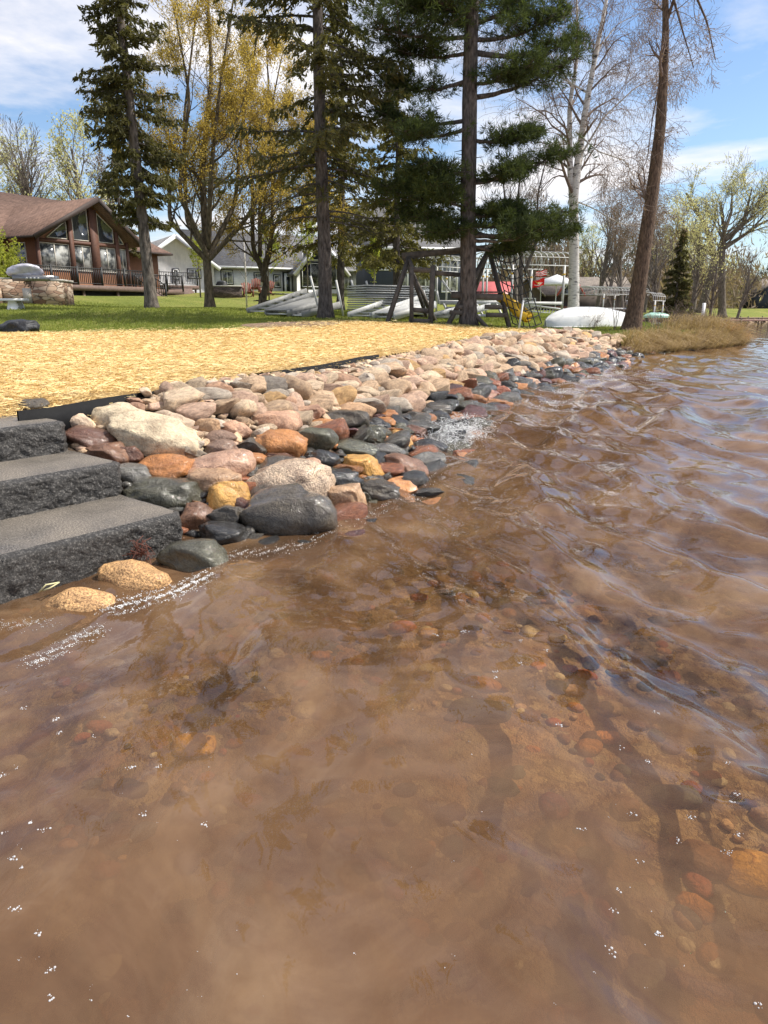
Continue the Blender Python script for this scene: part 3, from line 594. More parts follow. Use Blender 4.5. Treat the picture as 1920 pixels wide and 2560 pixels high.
def step(P0, top, hgt, dep, lab, seed):
    # P0: right front corner; blocks run away to the lower left
    L = 3.2; r = np.random.default_rng(seed)
    o = empty('granite_step', (P0[0], P0[1], top), math.atan2(.77, .64)+math.pi, lab, 'step', 'granite block steps down to the water')
    # local x runs along the front towards the left, local y points to the water (front)
    ka = r.random(40)*6.28; km = 18*10**(r.random(40)*.95); K = np.stack([np.cos(ka)*km, np.sin(ka)*km], 1); ph = r.random(40)*6.28; am = .009*(18/km)**.62
    def rough(a, z):
        aw = a+.03*np.sin(z*40+a*11)+.02*np.sin(a*53); zw = z+.02*np.sin(a*37+2)
        q = np.stack([aw, zw], -1)@K.T+ph; return (np.abs(np.sin(q))*am).sum(-1)*.42-.008
    nx, nz = 300, 26; xs_ = np.linspace(0, L, nx); zs_ = np.linspace(0, -hgt, nz)
    Xg, Zg = np.meshgrid(xs_, zs_); edge = np.clip(-Zg/.03, 0, 1); edge2 = .35+.65*np.clip(-Zg/.012, 0, 1)
    top_w = .004*np.sin(xs_*40+np.sin(xs_*13)*2)
    Yg = (rough(Xg, Zg)*edge2+.012*edge)+top_w[None]*0
    Zs = Zg+np.where(Zg == 0, 0, 0)
    i = np.arange(nx-1)[None]+nx*np.arange(nz-1)[:, None]; f = np.stack([i, i+1, i+1+nx, i+nx], -1).reshape(-1, 4)
    mb = MB(); mb.add(np.stack([Xg, Yg, Zs], -1).reshape(-1, 3), f[:, ::-1])
    # end face
    ys_ = np.linspace(0, -dep, 70); Yg2, Zg2 = np.meshgrid(ys_, zs_); e2 = .35+.65*np.clip(-Zg2/.012, 0, 1)
    Xe = -(rough(Yg2+9, Zg2)*e2+.01*np.clip(-Zg2/.03, 0, 1)); Xe[:, 0] = 0; i = np.arange(69)[None]+70*np.arange(nz-1)[:, None]; f2 = np.stack([i, i+1, i+1+70, i+70], -1).reshape(-1, 4)
    Ye = Yg2.copy(); Ye[:, 0] = Yg[:, 0]
    mb.add(np.stack([Xe, Ye, Zg2], -1).reshape(-1, 3), f2)
    fr_y = Yg[0]; en_x = Xe[0]
    mb.add([(0, -dep, 0), (L, -dep, 0), (L, -dep, -hgt), (0, -dep, -hgt), (L, 0, 0), (L, 0, -hgt)], [(0, 1, 2, 3), (1, 4, 5, 2)])
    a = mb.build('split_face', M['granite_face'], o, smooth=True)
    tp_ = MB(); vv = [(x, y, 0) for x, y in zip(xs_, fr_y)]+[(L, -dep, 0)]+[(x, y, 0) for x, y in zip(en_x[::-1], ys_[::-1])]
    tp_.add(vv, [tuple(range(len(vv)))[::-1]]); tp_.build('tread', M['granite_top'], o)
step((-1.045, 3.435), .188, .30, 1.0, 'lowest dark granite block step, its foot in the water', 1)
step((-1.465, 3.805), .364, .176, 1.0, 'middle dark granite block step between the lowest and the top one', 2)
step((-1.875, 4.105), .54, .176, .60, 'top dark granite block step level with the straw', 3)
# black edging between straw and stones
mb = MB(); ed = np.stack([edx(np.linspace(4.1, 9.5, 90))+.006*np.sin(np.linspace(0, 40, 90)), np.linspace(4.1, 9.5, 90)], 1); zz_ = .598+.006*np.sin(ed[:, 1]*3); n = len(ed); nrm = np.array([.9, -.43])*.006
v = [(x+s*nrm[0], y+s*nrm[1], z) for (x, y), zt in zip(ed, zz_) for s, z in ((1, zt-.2), (1, zt), (-1, zt), (-1, zt-.2))]
f = [(4*i+j, 4*i+4+j, 4*i+4+(j+1) % 4, 4*i+(j+1) % 4) for i in range(n-1) for j in range(4)]
M['edging'] = simple('black_edging', (.010, .010, .011), scale=30, rough=.7, spec=.15)
o = mb.add(v, f).build('lawn_edging', M['edging'], smooth=False); tag(o, 'thin black edging strip between the straw mat and the stones', 'edging')
# ------------------------------------------------------------ straw over the new lawn
def yfar(x): return np.interp(x, [-14, -8, -4, -2.6, -1.4, 1, 3.5, 5.2, 6.6], [13.4, 14.2, 15.3, 17.2, 19.6, 20.3, 19.8, 20.0, 19.2])
def on_mat(x, y, m=0.):
    d = sdist(x, y); return ((x < edx(y)-.012-m) & (d > 1.3)) & (y < yfar(x)-m+.25*np.sin(x*3.1)*np.sin(x*1.3)) & (x > -16) & (x < 6.4)
m, t, bs = newmat('straw'); tc = N(t, 'ShaderNodeTexCoord')
cols = []
for a_, s_ in ((20, 26), (75, 24), (-40, 28)):
    mp = N(t, 'ShaderNodeMapping'); mp.inputs['Rotation'].default_value = (0, 0, R(a_)); mp.inputs['Scale'].default_value = (1, .14, 1)
    t.links.new(tc.outputs['Object'], mp.inputs[0]); n = noise(t, mp.outputs[0], s_*4.2, 4, .75, .4); cols.append(n)
mxn = N(t, 'ShaderNodeMath', operation='MAXIMUM'); t.links.new(cols[0].outputs[0], mxn.inputs[0]); t.links.new(cols[1].outputs[0], mxn.inputs[1])
mx2 = N(t, 'ShaderNodeMath', operation='MAXIMUM'); t.links.new(mxn.outputs[0], mx2.inputs[0]); t.links.new(cols[2].outputs[0], mx2.inputs[1])
r1 = ramp(t, mx2.outputs[0], [(.46, (.36, .21, .06)), (.58, (.70, .49, .20)), (.72, (.82, .62, .30))]); nb = noise(t, tc.outputs['Object'], .7, 5); rb = ramp(t, nb.outputs[0], [(.38, (.74, .69, .62)), (.55, (1.0, .98, .96)), (.68, (1.08, 1.06, 1.04))])
c = mixc(t, 1, r1.outputs[0], rb.outputs[0], 'MULTIPLY'); t.links.new(c.outputs[0], bs.inputs['Base Color']); bs.inputs['Roughness'].default_value = .7
bump(t, mx2.outputs[0], bs, .9, .04); M['straw'] = m
mb = MB(); grid(mb, sp(-16, 8, 360, -1, 4), sp(3, 22, 380, 4, 4), lambda x, y: H(x, y)+.022+.008*np.sin(x*5+np.sin(y*7)), keep=lambda x, y: on_mat(x, y))
o = mb.build('straw_mulch', M['straw'], smooth=True); tag(o, 'yellow straw mulch blanket spread over the new lawn behind the stones', 'straw', kind='stuff')
ms, t, bs = newmat('straw_stalk'); tc = N(t, 'ShaderNodeTexCoord'); n = noise(t, tc.outputs['Object'], 5, 4, .8)
r1 = ramp(t, n.outputs[0], [(.3, (.48, .29, .085)), (.5, (.78, .57, .24)), (.7, (.90, .73, .40))]); t.links.new(r1.outputs[0], bs.inputs['Base Color']); bs.inputs['Roughness'].default_value = .5; M['stalk'] = ms
n = 260000; y = 3.4+rng.random(n)**1.3*18.5; x = rng.uniform(-1, 1, n)*(y*.62)+(-.05*y)-.4; x = np.clip(x, -15, 6.4)
keep = (x < edx(y)-.02+.10*rng.random(n)**4) & (sdist(x, y) > 1.3) & (y < yfar(x)+2.2*rng.random(n)**5) ; x, y = x[keep], y[keep]; n = len(x)
L_ = rng.uniform(.03, .10, n)*(.8+y/30); th = rng.uniform(0, math.pi, n); dz = rng.normal(size=n)*.14
A = np.stack([np.cos(th), np.sin(th), dz], 1)*L_[:, None]/2; B = np.stack([-np.sin(th), np.cos(th), rng.normal(size=n)*.5], 1)*(.0010+.00012*y)[:, None]
C = np.stack([x, y, H(x, y)+.034+rng.random(n)*.03], 1)
mb = MB(); quads(mb, C, A, B); o = mb.build('loose_straw', M['stalk']); tag(o, 'loose straw stalks lying over the straw blanket and its edges', 'straw', kind='stuff')
# dirt patch at the mat's far edge
mb = MB(); 
nn = 40; th = np.linspace(0, 2*np.pi, nn, endpoint=False); ring = np.stack([-2.0+1.45*np.cos(th)*(1+.2*np.sin(3*th)), 18.2+1.15*np.sin(th)*(1+.2*np.cos(5*th))], 1)
V = [(-2.0, 18.2)]+[tuple(q) for q in (ring*.5+np.array([-2.0, 18.2])*.5)]+[tuple(q) for q in ring]; V = np.array(V); Z = H(V[:, 0], V[:, 1])+.05; Z[-nn:] -= .05
f = [(0, 1+i, 1+(i+1) % nn) for i in range(nn)]+[(1+i, 1+nn+i, 1+nn+(i+1) % nn, 1+(i+1) % nn) for i in range(nn)]
M['dirt'] = simple('bare_dirt', (.30, .20, .13), (.12, .075, .045), 14, .9, .9, .04); o = mb.add(np.column_stack([V, Z]), f).build('dirt', M['dirt'], smooth=True); tag(o, kind='structure')
# ------------------------------------------------------------ lawn grass blades
M['blade'] = leafmat('grass_blade', (.30, .32, .085), (.18, .22, .05), .4, .5)
n = 150000; y = 13.2+rng.random(n)**1.6*24; x = rng.uniform(-.72, .36, n)*y
keep = (sdist(x, y) > .8) & (~on_mat(x, y, .1+1.0*rng.random(n)**2)) & ~((np.abs(x+2) < 1.5) & (np.abs(y-18.2) < 1.1)); x, y = x[keep], y[keep]; n = len(x)
hh = rng.uniform(.03, .075, n); th = rng.uniform(0, 6.28, n); P = np.stack([x, y, H(x, y)], 1)
Wd = np.stack([np.cos(th), np.sin(th), 0*th], 1)*(.004+.0005*y)[:, None]; tip = P+np.stack([rng.normal(size=n)*.025, rng.normal(size=n)*.025, hh], 1)
mb = MB(); mb.add(np.stack([P-Wd, P+Wd, tip], 1).reshape(-1, 3), (np.arange(n)*3)[:, None]+np.arange(3)[None]); o = mb.build('lawn_blades', M['blade']); tag(o, 'short green lawn grass behind the straw', 'grass', kind='stuff')
# ------------------------------------------------------------ dry grass on the natural bank
M['dry'] = leafmat('dry_grass', (.48, .36, .21), (.22, .15, .085), .3, 1.6); M['drygreen'] = leafmat('mixed_grass', (.26, .29, .09), (.12, .16, .045), .4, 1.6); M['rustgrass'] = leafmat('rusty_grass', (.55, .30, .13), (.38, .2, .09), .35, 1.6)
def blades(n, px_, py_, h0, h1, droop, wd, mat, name, label, lean=None):
    hh = rng.uniform(h0, h1, n); th = rng.uniform(0, 6.28, n); P = np.stack([px_, py_, np.maximum(H(px_, py_), .0)], 1)
    Wd = np.stack([np.cos(th), np.sin(th), 0*th], 1)*wd; dr = np.stack([rng.normal(size=n), rng.normal(size=n), 0*th], 1)*droop
    if lean is not None: dr = dr+lean
    P1 = P+dr*.45*hh[:, None]+np.array([0, 0, 1.])*(hh*.72)[:, None]; P2 = P+dr*1.5*hh[:, None]+np.array([0, 0, 1.])*(hh*(.95-.5*min(droop, 1)))[:, None]
    V = np.stack([P-Wd, P+Wd, P1+Wd*.8, P1-Wd*.8, P2], 1).reshape(-1, 3); k = (np.arange(n)*5)[:, None]
    mb = MB(); mb.add(V, k+np.array([[0, 1, 2, 3]])); mb.f.append(k+np.array([[3, 2, 4]])); o = mb.build(name, mat); return tag(o, label, 'grass', kind='stuff')
def bank_pts(n, d0, d1, y0, y1, pw=1):
    xs_, ys_ = [], []
    while len(xs_) < n:
        x = rng.uniform(5, 13.5, 4000); y = rng.uniform(y0, y1, 4000); d = sdist(x, y); k = (d > d0) & (d < d0+(d1-d0)*rng.random(4000)**pw) & ~((y < 19.9) & (d > .2) & (x < 6.6)); xs_ += list(x[k]); ys_ += list(y[k])
    return np.array(xs_[:n]), np.array(ys_[:n])
def tussocks(nt_, per, d0, d1, y0, y1, h0, h1, rad, wd, mat, name, lab, lean):
    cx_, cy_ = bank_pts(nt_, d0, d1, y0, y1); hs = rng.uniform(h0, h1, nt_); k = np.repeat(np.arange(nt_), per); n = len(k); off = rng.normal(size=(n, 2))*rad*(.5+hs[k]/h1)[:, None]; P = np.stack([cx_[k]+off[:, 0]*.5, cy_[k]+off[:, 1]*.5, np.maximum(H(cx_, cy_), 0)[k]], 1)
    dr = np.stack([off[:, 0], off[:, 1], 0*off[:, 0]], 1)/rad*.45+np.array(lean)*(.4+.8*rng.random(n))[:, None]+rng.normal(size=(n, 3))*np.array([.25, .25, 0]); hh = hs[k]*rng.uniform(.5, 1.1, n); th = rng.uniform(0, 6.28, n); Wd = np.stack([np.cos(th), np.sin(th), 0*th], 1)*wd; up = np.array([0, 0, 1.])
    P1 = P+dr*(hh*.35)[:, None]+up*(hh*.7)[:, None]; P2 = P+dr*(hh*1.1)[:, None]+up*(hh*.85-hh*.5*np.clip(np.linalg.norm(dr, axis=1)-.5, 0, 1))[:, None]
    V = np.stack([P-Wd, P+Wd, P1+Wd*.7, P1-Wd*.7, P2], 1).reshape(-1, 3); q = (np.arange(n)*5)[:, None]; mb = MB(); mb.add(V, q+np.array([[0, 1, 2, 3]])); mb.f.append(q+np.array([[3, 2, 4]])); return tag(mb.build(name, mat), lab, 'grass', kind='stuff')
tussocks(240, 90, .0, .6, 19.3, 28.5, .16, .48, .16, .006, M['dry'], 'dry_bank_grass', 'pale dry grass tussocks hanging over the natural bank', (.30, -.55, 0))
tussocks(420, 60, .45, 3.6, 19.6, 27, .05, .18, .16, .006, M['drygreen'], 'bank_grass', 'green and straw coloured grass on top of the bank by the boat', (.05, -.1, 0))
tussocks(90, 90, .1, 1.6, 23.6, 29.0, .28, .78, .2, .006, M['dry'], 'dry_tip_grass', 'tall dry grass at the tip of the bank', (.15, -.2, 0))
tussocks(60, 80, .0, .8, 25.0, 28.5, .2, .5, .2, .006, M['rustgrass'], 'rusty_bank_grass', 'rust coloured dead grass at the very tip of the bank', (.3, -.3, 0))
# leafless twiggy shrubs on the bank
M['twig'] = simple('brown_twig', (.24, .17, .13), (.14, .10, .08), 20, .8, 0)
def shrub(base, nst, h, spread, r0, mat, name, lab, cat='shrub', group=None, seed=0, lean=(0, 0)):
    r = np.random.default_rng(seed); P, Q, A0, A1 = [], [], [], []
    for s_ in range(nst):
        p = np.array(base)+np.array([r.normal()*spread*.25, r.normal()*spread*.25, -.03]); d = np.array([r.normal()*spread+lean[0], r.normal()*spread+lean[1], 1.]); d /= np.linalg.norm(d); rr_ = r0*(.6+.6*r.random()); hh = h*(.5+.5*r.random())
        for k in range(7):
            q = p+d*hh/7; P.append(p); Q.append(q); A0.append(rr_); A1.append(rr_*.85)
            if k > 1:
                for j in range(2):
                    dd = d+r.normal(size=3)*.6; dd /= np.linalg.norm(dd); L = hh*.28*r.random()+.05; P.append(q); Q.append(q+dd*L); A0.append(rr_*.55); A1.append(rr_*.35)
                    e = q+dd*L; d3 = dd+r.normal(size=3)*.6; d3 /= np.linalg.norm(d3); P.append(e); Q.append(e+d3*L*.7); A0.append(rr_*.35); A1.append(rr_*.2)
            p = q; d = d+r.normal(size=3)*.16; d /= np.linalg.norm(d); rr_ *= .85
    mb = MB(); segs(mb, np.array(P), np.array(Q), np.array(A0), np.array(A1)); o = mb.build(name, mat); return tag(o, lab, cat, group)
for i, (px_, Y_, h_, lab) in enumerate(((1480, 22.5, .8, 'low leafless brush between the birch and the leaning trunk on the bank'), (1540, 22, 1.9, 'tall thin leafless sapling clump left of the leaning trunk'), (1640, 23.5, .9, 'leafless brush just right of the leaning trunk'),
    (1700, 24.5, 1.05, 'tangled leafless brush over the dark hollow of the bank'), (1745, 25.5, 1.1, 'leafless brush in the middle of the bank tip'), (1790, 26.5, 1.0, 'leafless brush near the bank tip'), (1815, 27.3, .8, 'outermost leafless brush leaning over the water'))):
    p = at(px_, 800, Y_); p[2] = float(H(p[0], p[1])); shrub(p, 22 if h_ < 1.5 else 6, h_, .5 if h_ < 1.5 else .22, .009, M['twig'], 'brush', lab, 'brush', 'leafless brush on the bank', 70+i)
# dark hollows in the bank
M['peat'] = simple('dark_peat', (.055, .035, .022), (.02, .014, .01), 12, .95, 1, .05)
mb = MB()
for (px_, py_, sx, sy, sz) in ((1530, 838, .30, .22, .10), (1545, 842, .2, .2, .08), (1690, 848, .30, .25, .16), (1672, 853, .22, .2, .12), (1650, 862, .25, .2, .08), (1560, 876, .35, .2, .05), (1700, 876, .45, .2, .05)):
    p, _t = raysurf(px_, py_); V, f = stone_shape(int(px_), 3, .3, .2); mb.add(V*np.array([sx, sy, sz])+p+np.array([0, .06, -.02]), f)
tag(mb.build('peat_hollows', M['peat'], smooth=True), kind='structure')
# ------------------------------------------------------------ trees
def barkmat(name, c1, c2, sc_=9, st=(1, 1, .3), b=1.0, bd=.05):
    return simple(name, tuple(q*1.25 for q in c1), tuple(q*.7 for q in c2), sc_*1.5, .9, b, bd, stretch=st, spec=.15, det=8)
M['bark_grey'] = barkmat('grey_bark', (.17, .145, .125), (.07, .058, .05)); M['bark_dark'] = barkmat('dark_pine_bark', (.13, .11, .10), (.05, .042, .038), 11)
M['bark_maple'] = barkmat('maple_bark', (.15, .12, .085), (.06, .048, .035)); M['bark_red'] = barkmat('reddish_bark', (.155, .105, .072), (.06, .042, .032), 16, (1, 1, .3), 1.0, .04)
M['bark_far'] = barkmat('far_bark', (.20, .17, .14), (.12, .10, .085)); M['bark_willow'] = barkmat('willow_bark', (.19, .16, .12), (.09, .075, .06))
m, t, bs = newmat('birch_bark'); tc = N(t, 'ShaderNodeTexCoord'); mp = N(t, 'ShaderNodeMapping'); mp.inputs['Scale'].default_value = (1, 1, 3.2); t.links.new(tc.outputs['Object'], mp.inputs[0])
n1 = noise(t, mp.outputs[0], 3.2, 5, .6, .5); mp2 = N(t, 'ShaderNodeMapping'); mp2.inputs['Scale'].default_value = (1, 1, 9); t.links.new(tc.outputs['Object'], mp2.inputs[0]); n2 = noise(t, mp2.outputs[0], 5, 3)
r1 = ramp(t, n1.outputs[0], [(.36, (.03, .028, .026)), (.42, (.62, .58, .53)), (1, (.70, .67, .62))]); r2 = ramp(t, n2.outputs[0], [(.34, (.35, .33, .3)), (.42, (1, 1, 1))])
c = mixc(t, 1, r1.outputs[0], r2.outputs[0], 'MULTIPLY'); t.links.new(c.outputs[0], bs.inputs['Base Color']); bs.inputs['Roughness'].default_value = .7; bump(t, n1.outputs[0], bs, .4, .02); M['birch'] = m
M['spruce'] = leafmat('spruce_needles', (.135, .125, .042), (.052, .052, .022), .32, 1.6)
M['spruce2'] = leafmat('olive_spruce_needles', (.20, .18, .055), (.08, .075, .026), .38, 1.6)
M['pine'] = leafmat('pine_needles', (.085, .112, .036), (.030, .042, .018), .35, 1.1)
M['maple'] = leafmat('yellow_spring_leaves', (.58, .44, .11), (.36, .28, .08), .62, 1.2, (1.15, 1.1, .75))
M['fresh'] = leafmat('fresh_green_leaves', (.34, .36, .07), (.22, .24, .05), .55, 1.2)
M['willow'] = leafmat('willow_buds', (.62, .60, .36), (.42, .40, .22), .5, .6)
M['catkin'] = leafmat('birch_catkins', (.34, .24, .15), (.20, .13, .09), .3, 1.2)
M['farwood'] = leafmat('far_twigs', (.26, .20, .14), (.15, .115, .085), .3, .25); M['fargreen'] = leafmat('far_pines', (.06, .09, .045), (.03, .045, .03), .2, .3)
def trunk_mb(P, rad, k=14, seed=0, rough=.05, flare=.0):
    # smooth path through points with bark unevenness
    P = np.asarray(P, float); n = 60; s = np.linspace(0, 1, len(P)); ss = np.linspace(0, 1, n)
    Q = np.stack([np.interp(ss, s, P[:, i]) for i in range(3)], 1)
    for _ in range(6): Q[1:-1] = (Q[:-2]+2*Q[1:-1]+Q[2:])/4
    r_ = np.interp(ss, s, rad); r_ = r_*(1+flare*np.exp(-(Q[:, 2]-Q[0, 2])/.28)); mb = MB(); mb.tube(Q, r_, k)
    V = mb.v[0]; rr_ = np.random.default_rng(seed); c_ = np.repeat(Q, k, 0); d = V-c_
    ang = np.arctan2(d[:, 1], d[:, 0]); z = V[:, 2]
    mb.v[0] = c_+d*(1+rough*(np.sin(3*ang+z*1.1+seed)+.6*np.sin(5*ang-z*2.3)+.5*np.sin(7*z+2*ang)))[:, None]
    return mb, Q, r_
class Grow:
    def __init__(s, seed): s.r = np.random.default_rng(seed); s.P = []; s.Q = []; s.a = []; s.b = []; s.tips = []; s.lv = []
    def branch(s, p, d, L, rad, lev, maxlev, nch=4, ang=.6, wig=.12, up=.15, ratio=.62, tip=.3, start=.25, nseg=6, minr=.004):
        r = s.r; p = np.array(p, float); d = np.array(d, float); d /= np.linalg.norm(d); pts = [p]; ds = [d]
        for k in range(nseg):
            q = p+d*L/nseg; r0 = rad*(1-(1-tip)*k/nseg); r1 = rad*(1-(1-tip)*(k+1)/nseg)
            s.P.append(p); s.Q.append(q); s.a.append(max(r0, minr)); s.b.append(max(r1, minr)); s.lv.append(lev)
            p = q; d = d+r.normal(size=3)*wig+np.array([0, 0, up]); d /= np.linalg.norm(d); pts.append(p); ds.append(d)
        if lev >= maxlev-1: s.tips += [(q, dd) for q, dd in zip(pts[1:], ds[1:])]
        if lev < maxlev:
            for c in range(nch):
                f = start+(1-start)*(c+r.random())/nch; k = min(int(f*nseg), nseg-1); q = pts[k]+(pts[k+1]-pts[k])*(f*nseg-k); dd = ds[k]
                a = r.normal(size=3); a -= dd*a.dot(dd); a /= np.linalg.norm(a)+1e-9
                dn = dd*math.cos(ang)+a*math.sin(ang)*(.8+.5*r.random()); s.branch(q, dn, L*ratio*(.65+.6*r.random())*(1.15-.5*f), rad*(1-(1-tip)*f)*.62, lev+1, maxlev, nch, ang, wig, up, ratio, tip, start, max(3, nseg-1), minr)
    def mesh(s, mb):
        P, Q, a, b = (np.array(q) for q in (s.P, s.Q, s.a, s.b)); big = a > .03
        if big.any(): segs(mb, P[big], Q[big], a[big], b[big], 7)
        if (~big).any(): segs(mb, P[~big], Q[~big], a[~big], b[~big], 3)
def leaves(mb, C, size, r, flat=.7, elong=.6):
    n = len(C); A = unit(r.normal(size=(n, 3))); B = np.cross(A, r.normal(size=(n, 3))); B = unit(B); s = size*(.6+.8*r.random(n))[:, None]; rhombs(mb, C, A*s, B*s*elong)
# --- spruces: whorled drooping boughs hung with sprays of needles
def spruce(px, py, Y, top, rtrunk, z0, Rmax, lab, seed, nb=80, mat='spruce', bark='bark_grey', lean=0., dense=1.0, topx=None, azbias=None, dead=0, name='spruce_tree', group=None, prof=None, sprayL=.11):
    r = np.random.default_rng(seed); b = at(px, py, Y); b[2] = float(H(b[0], b[1]))-.05
    t_ = empty(name, b, 0, lab, 'tree', group)
    tp_ = np.array([lean, 0, top]); mid = tp_*.5+np.array([r.normal()*.05, 0, 0])
    mb, Q, rd = trunk_mb([(0, 0, 0), mid*.6, mid*1.2, tp_], [rtrunk, rtrunk*.86, rtrunk*.62, .02], 12, seed, .05, .5); mb.build('trunk', M[bark], t_, True)
    P, Q_, A0, A1 = [], [], [], []; NC, NA = [], []
    for i in range(nb):
        f = (i+r.random())/nb; z = z0+(top-z0)*f; c = np.array([np.interp(z, Q[:, 2], Q[:, 0]), np.interp(z, Q[:, 2], Q[:, 1]), z])
        L = (Rmax*(1-f*.86)*(.55+.6*r.random()))*(prof(z) if prof else 1); az = r.random()*6.28
        dirh = np.array([math.cos(az), math.sin(az), 0]); isdead = z < z0+dead
        n = 10; rad = .012+.012*L; p = c; el = .12-.25*r.random()
        for k in range(n):
            u = k/n; sl = el-.55*math.sin(u*2.2)*.6+(.55*u*u if not isdead else 0); q = p+(dirh+np.array([0, 0, sl]))*L/n
            P.append(p); Q_.append(q); A0.append(rad*(1-u*.85)); A1.append(rad*(1-(k+1)/n*.85))
            # side twigs
            if k >= 1:
                for sgn in (-1, 1):
                    if r.random() < .12: continue
                    tl = L*.34*(1-u*.6)*(.5+.8*r.random()); sd_ = np.array([-dirh[1], dirh[0], 0])*sgn; td = unit(sd_*.9+dirh*.75+np.array([0, 0, -.35-.4*r.random()]))
                    e = q+td*tl; P.append(q); Q_.append(e); A0.append(.006); A1.append(.003)
                    if isdead and r.random() < .7: continue
                    m_ = max(2, int(tl/.085*dense)); uu = r.random((m_, 1)); cc_ = q+td*tl*uu+r.normal(size=(m_, 3))*.03; hang = np.array([0, 0, -.055])*r.random((m_, 1)); NC.append(cc_+hang); NA.append(unit(td+r.normal(size=(m_, 3))*.55+np.array([0, 0, -.5])))
            if not isdead:
                m_ = max(1, int(L/n/.07*dense)); NC.append(p+(q-p)*r.random((m_, 1))+r.normal(size=(m_, 3))*.03); NA.append(unit(dirh+r.normal(size=(m_, 3))*.6))
            p = q
    br = MB(); segs(br, np.array(P), np.array(Q_), np.array(A0), np.array(A1)); br.build('branches', M[bark], t_)
    C = np.concatenate(NC); A = np.concatenate(NA); m_ = len(C); B = unit(np.cross(A, r.normal(size=(m_, 3)))); s = sprayL*(.6+.8*r.random(m_))[:, None]
    cr_ = MB(); rhombs(cr_, C, A*s, B*s*.30); B2 = unit(np.cross(A, B)); A2 = unit(A+r.normal(size=(m_, 3))*.5); rhombs(cr_, C+r.normal(size=(m_, 3))*.04, A2*s*.8, B2*s*.28)
    cr_.build('crown', M[mat], t_); return t_
spruce(380, 772, 25, 13.5, .19, 2.7, 2.55, 'tall spruce with a bare grey lower trunk in front of the brown house', 11, nb=165, lean=-.35, dense=1.2, prof=lambda z: np.interp(z, [2.9, 4, 6, 9, 14], [.45, .6, .85, 1, 1]))
spruce(815, 795, 22, 14.5, .20, 2.4, 3.9, 'big dark spruce with broad boughs beside the stacked dock sections', 12, nb=105, bark='bark_dark', lean=-.12, dense=.95, dead=1.6, prof=lambda z: np.interp(z, [2.4, 3.4, 4.6, 7, 14], [.45, .7, .85, 1, 1.1]))
spruce(850, 752, 34, 12.5, .17, 2.4, 3.4, 'slim dark spruce standing just right of and behind the big dark spruce', 13, nb=95, bark='bark_dark', mat='spruce2', lean=.2, dense=.95)
spruce(990, 770, 30, 8.6, .15, 1.9, 2.7, 'shaggy olive spruce behind the left end of the swing frame', 14, nb=90, bark='bark_dark', mat='spruce2', dense=1.0)
spruce(322, 745, 52, 10.5, .15, 3.2, 2.0, 'narrow spruce behind the roof of the brown house', 15, nb=60, mat='spruce', dense=.6, sprayL=.16)
spruce(1688, 775, 58, 7.3, .14, .35, 1.75, 'compact dark green spruce right of the leaning trunk', 16, nb=120, mat='spruce', dense=.9, sprayL=.16)
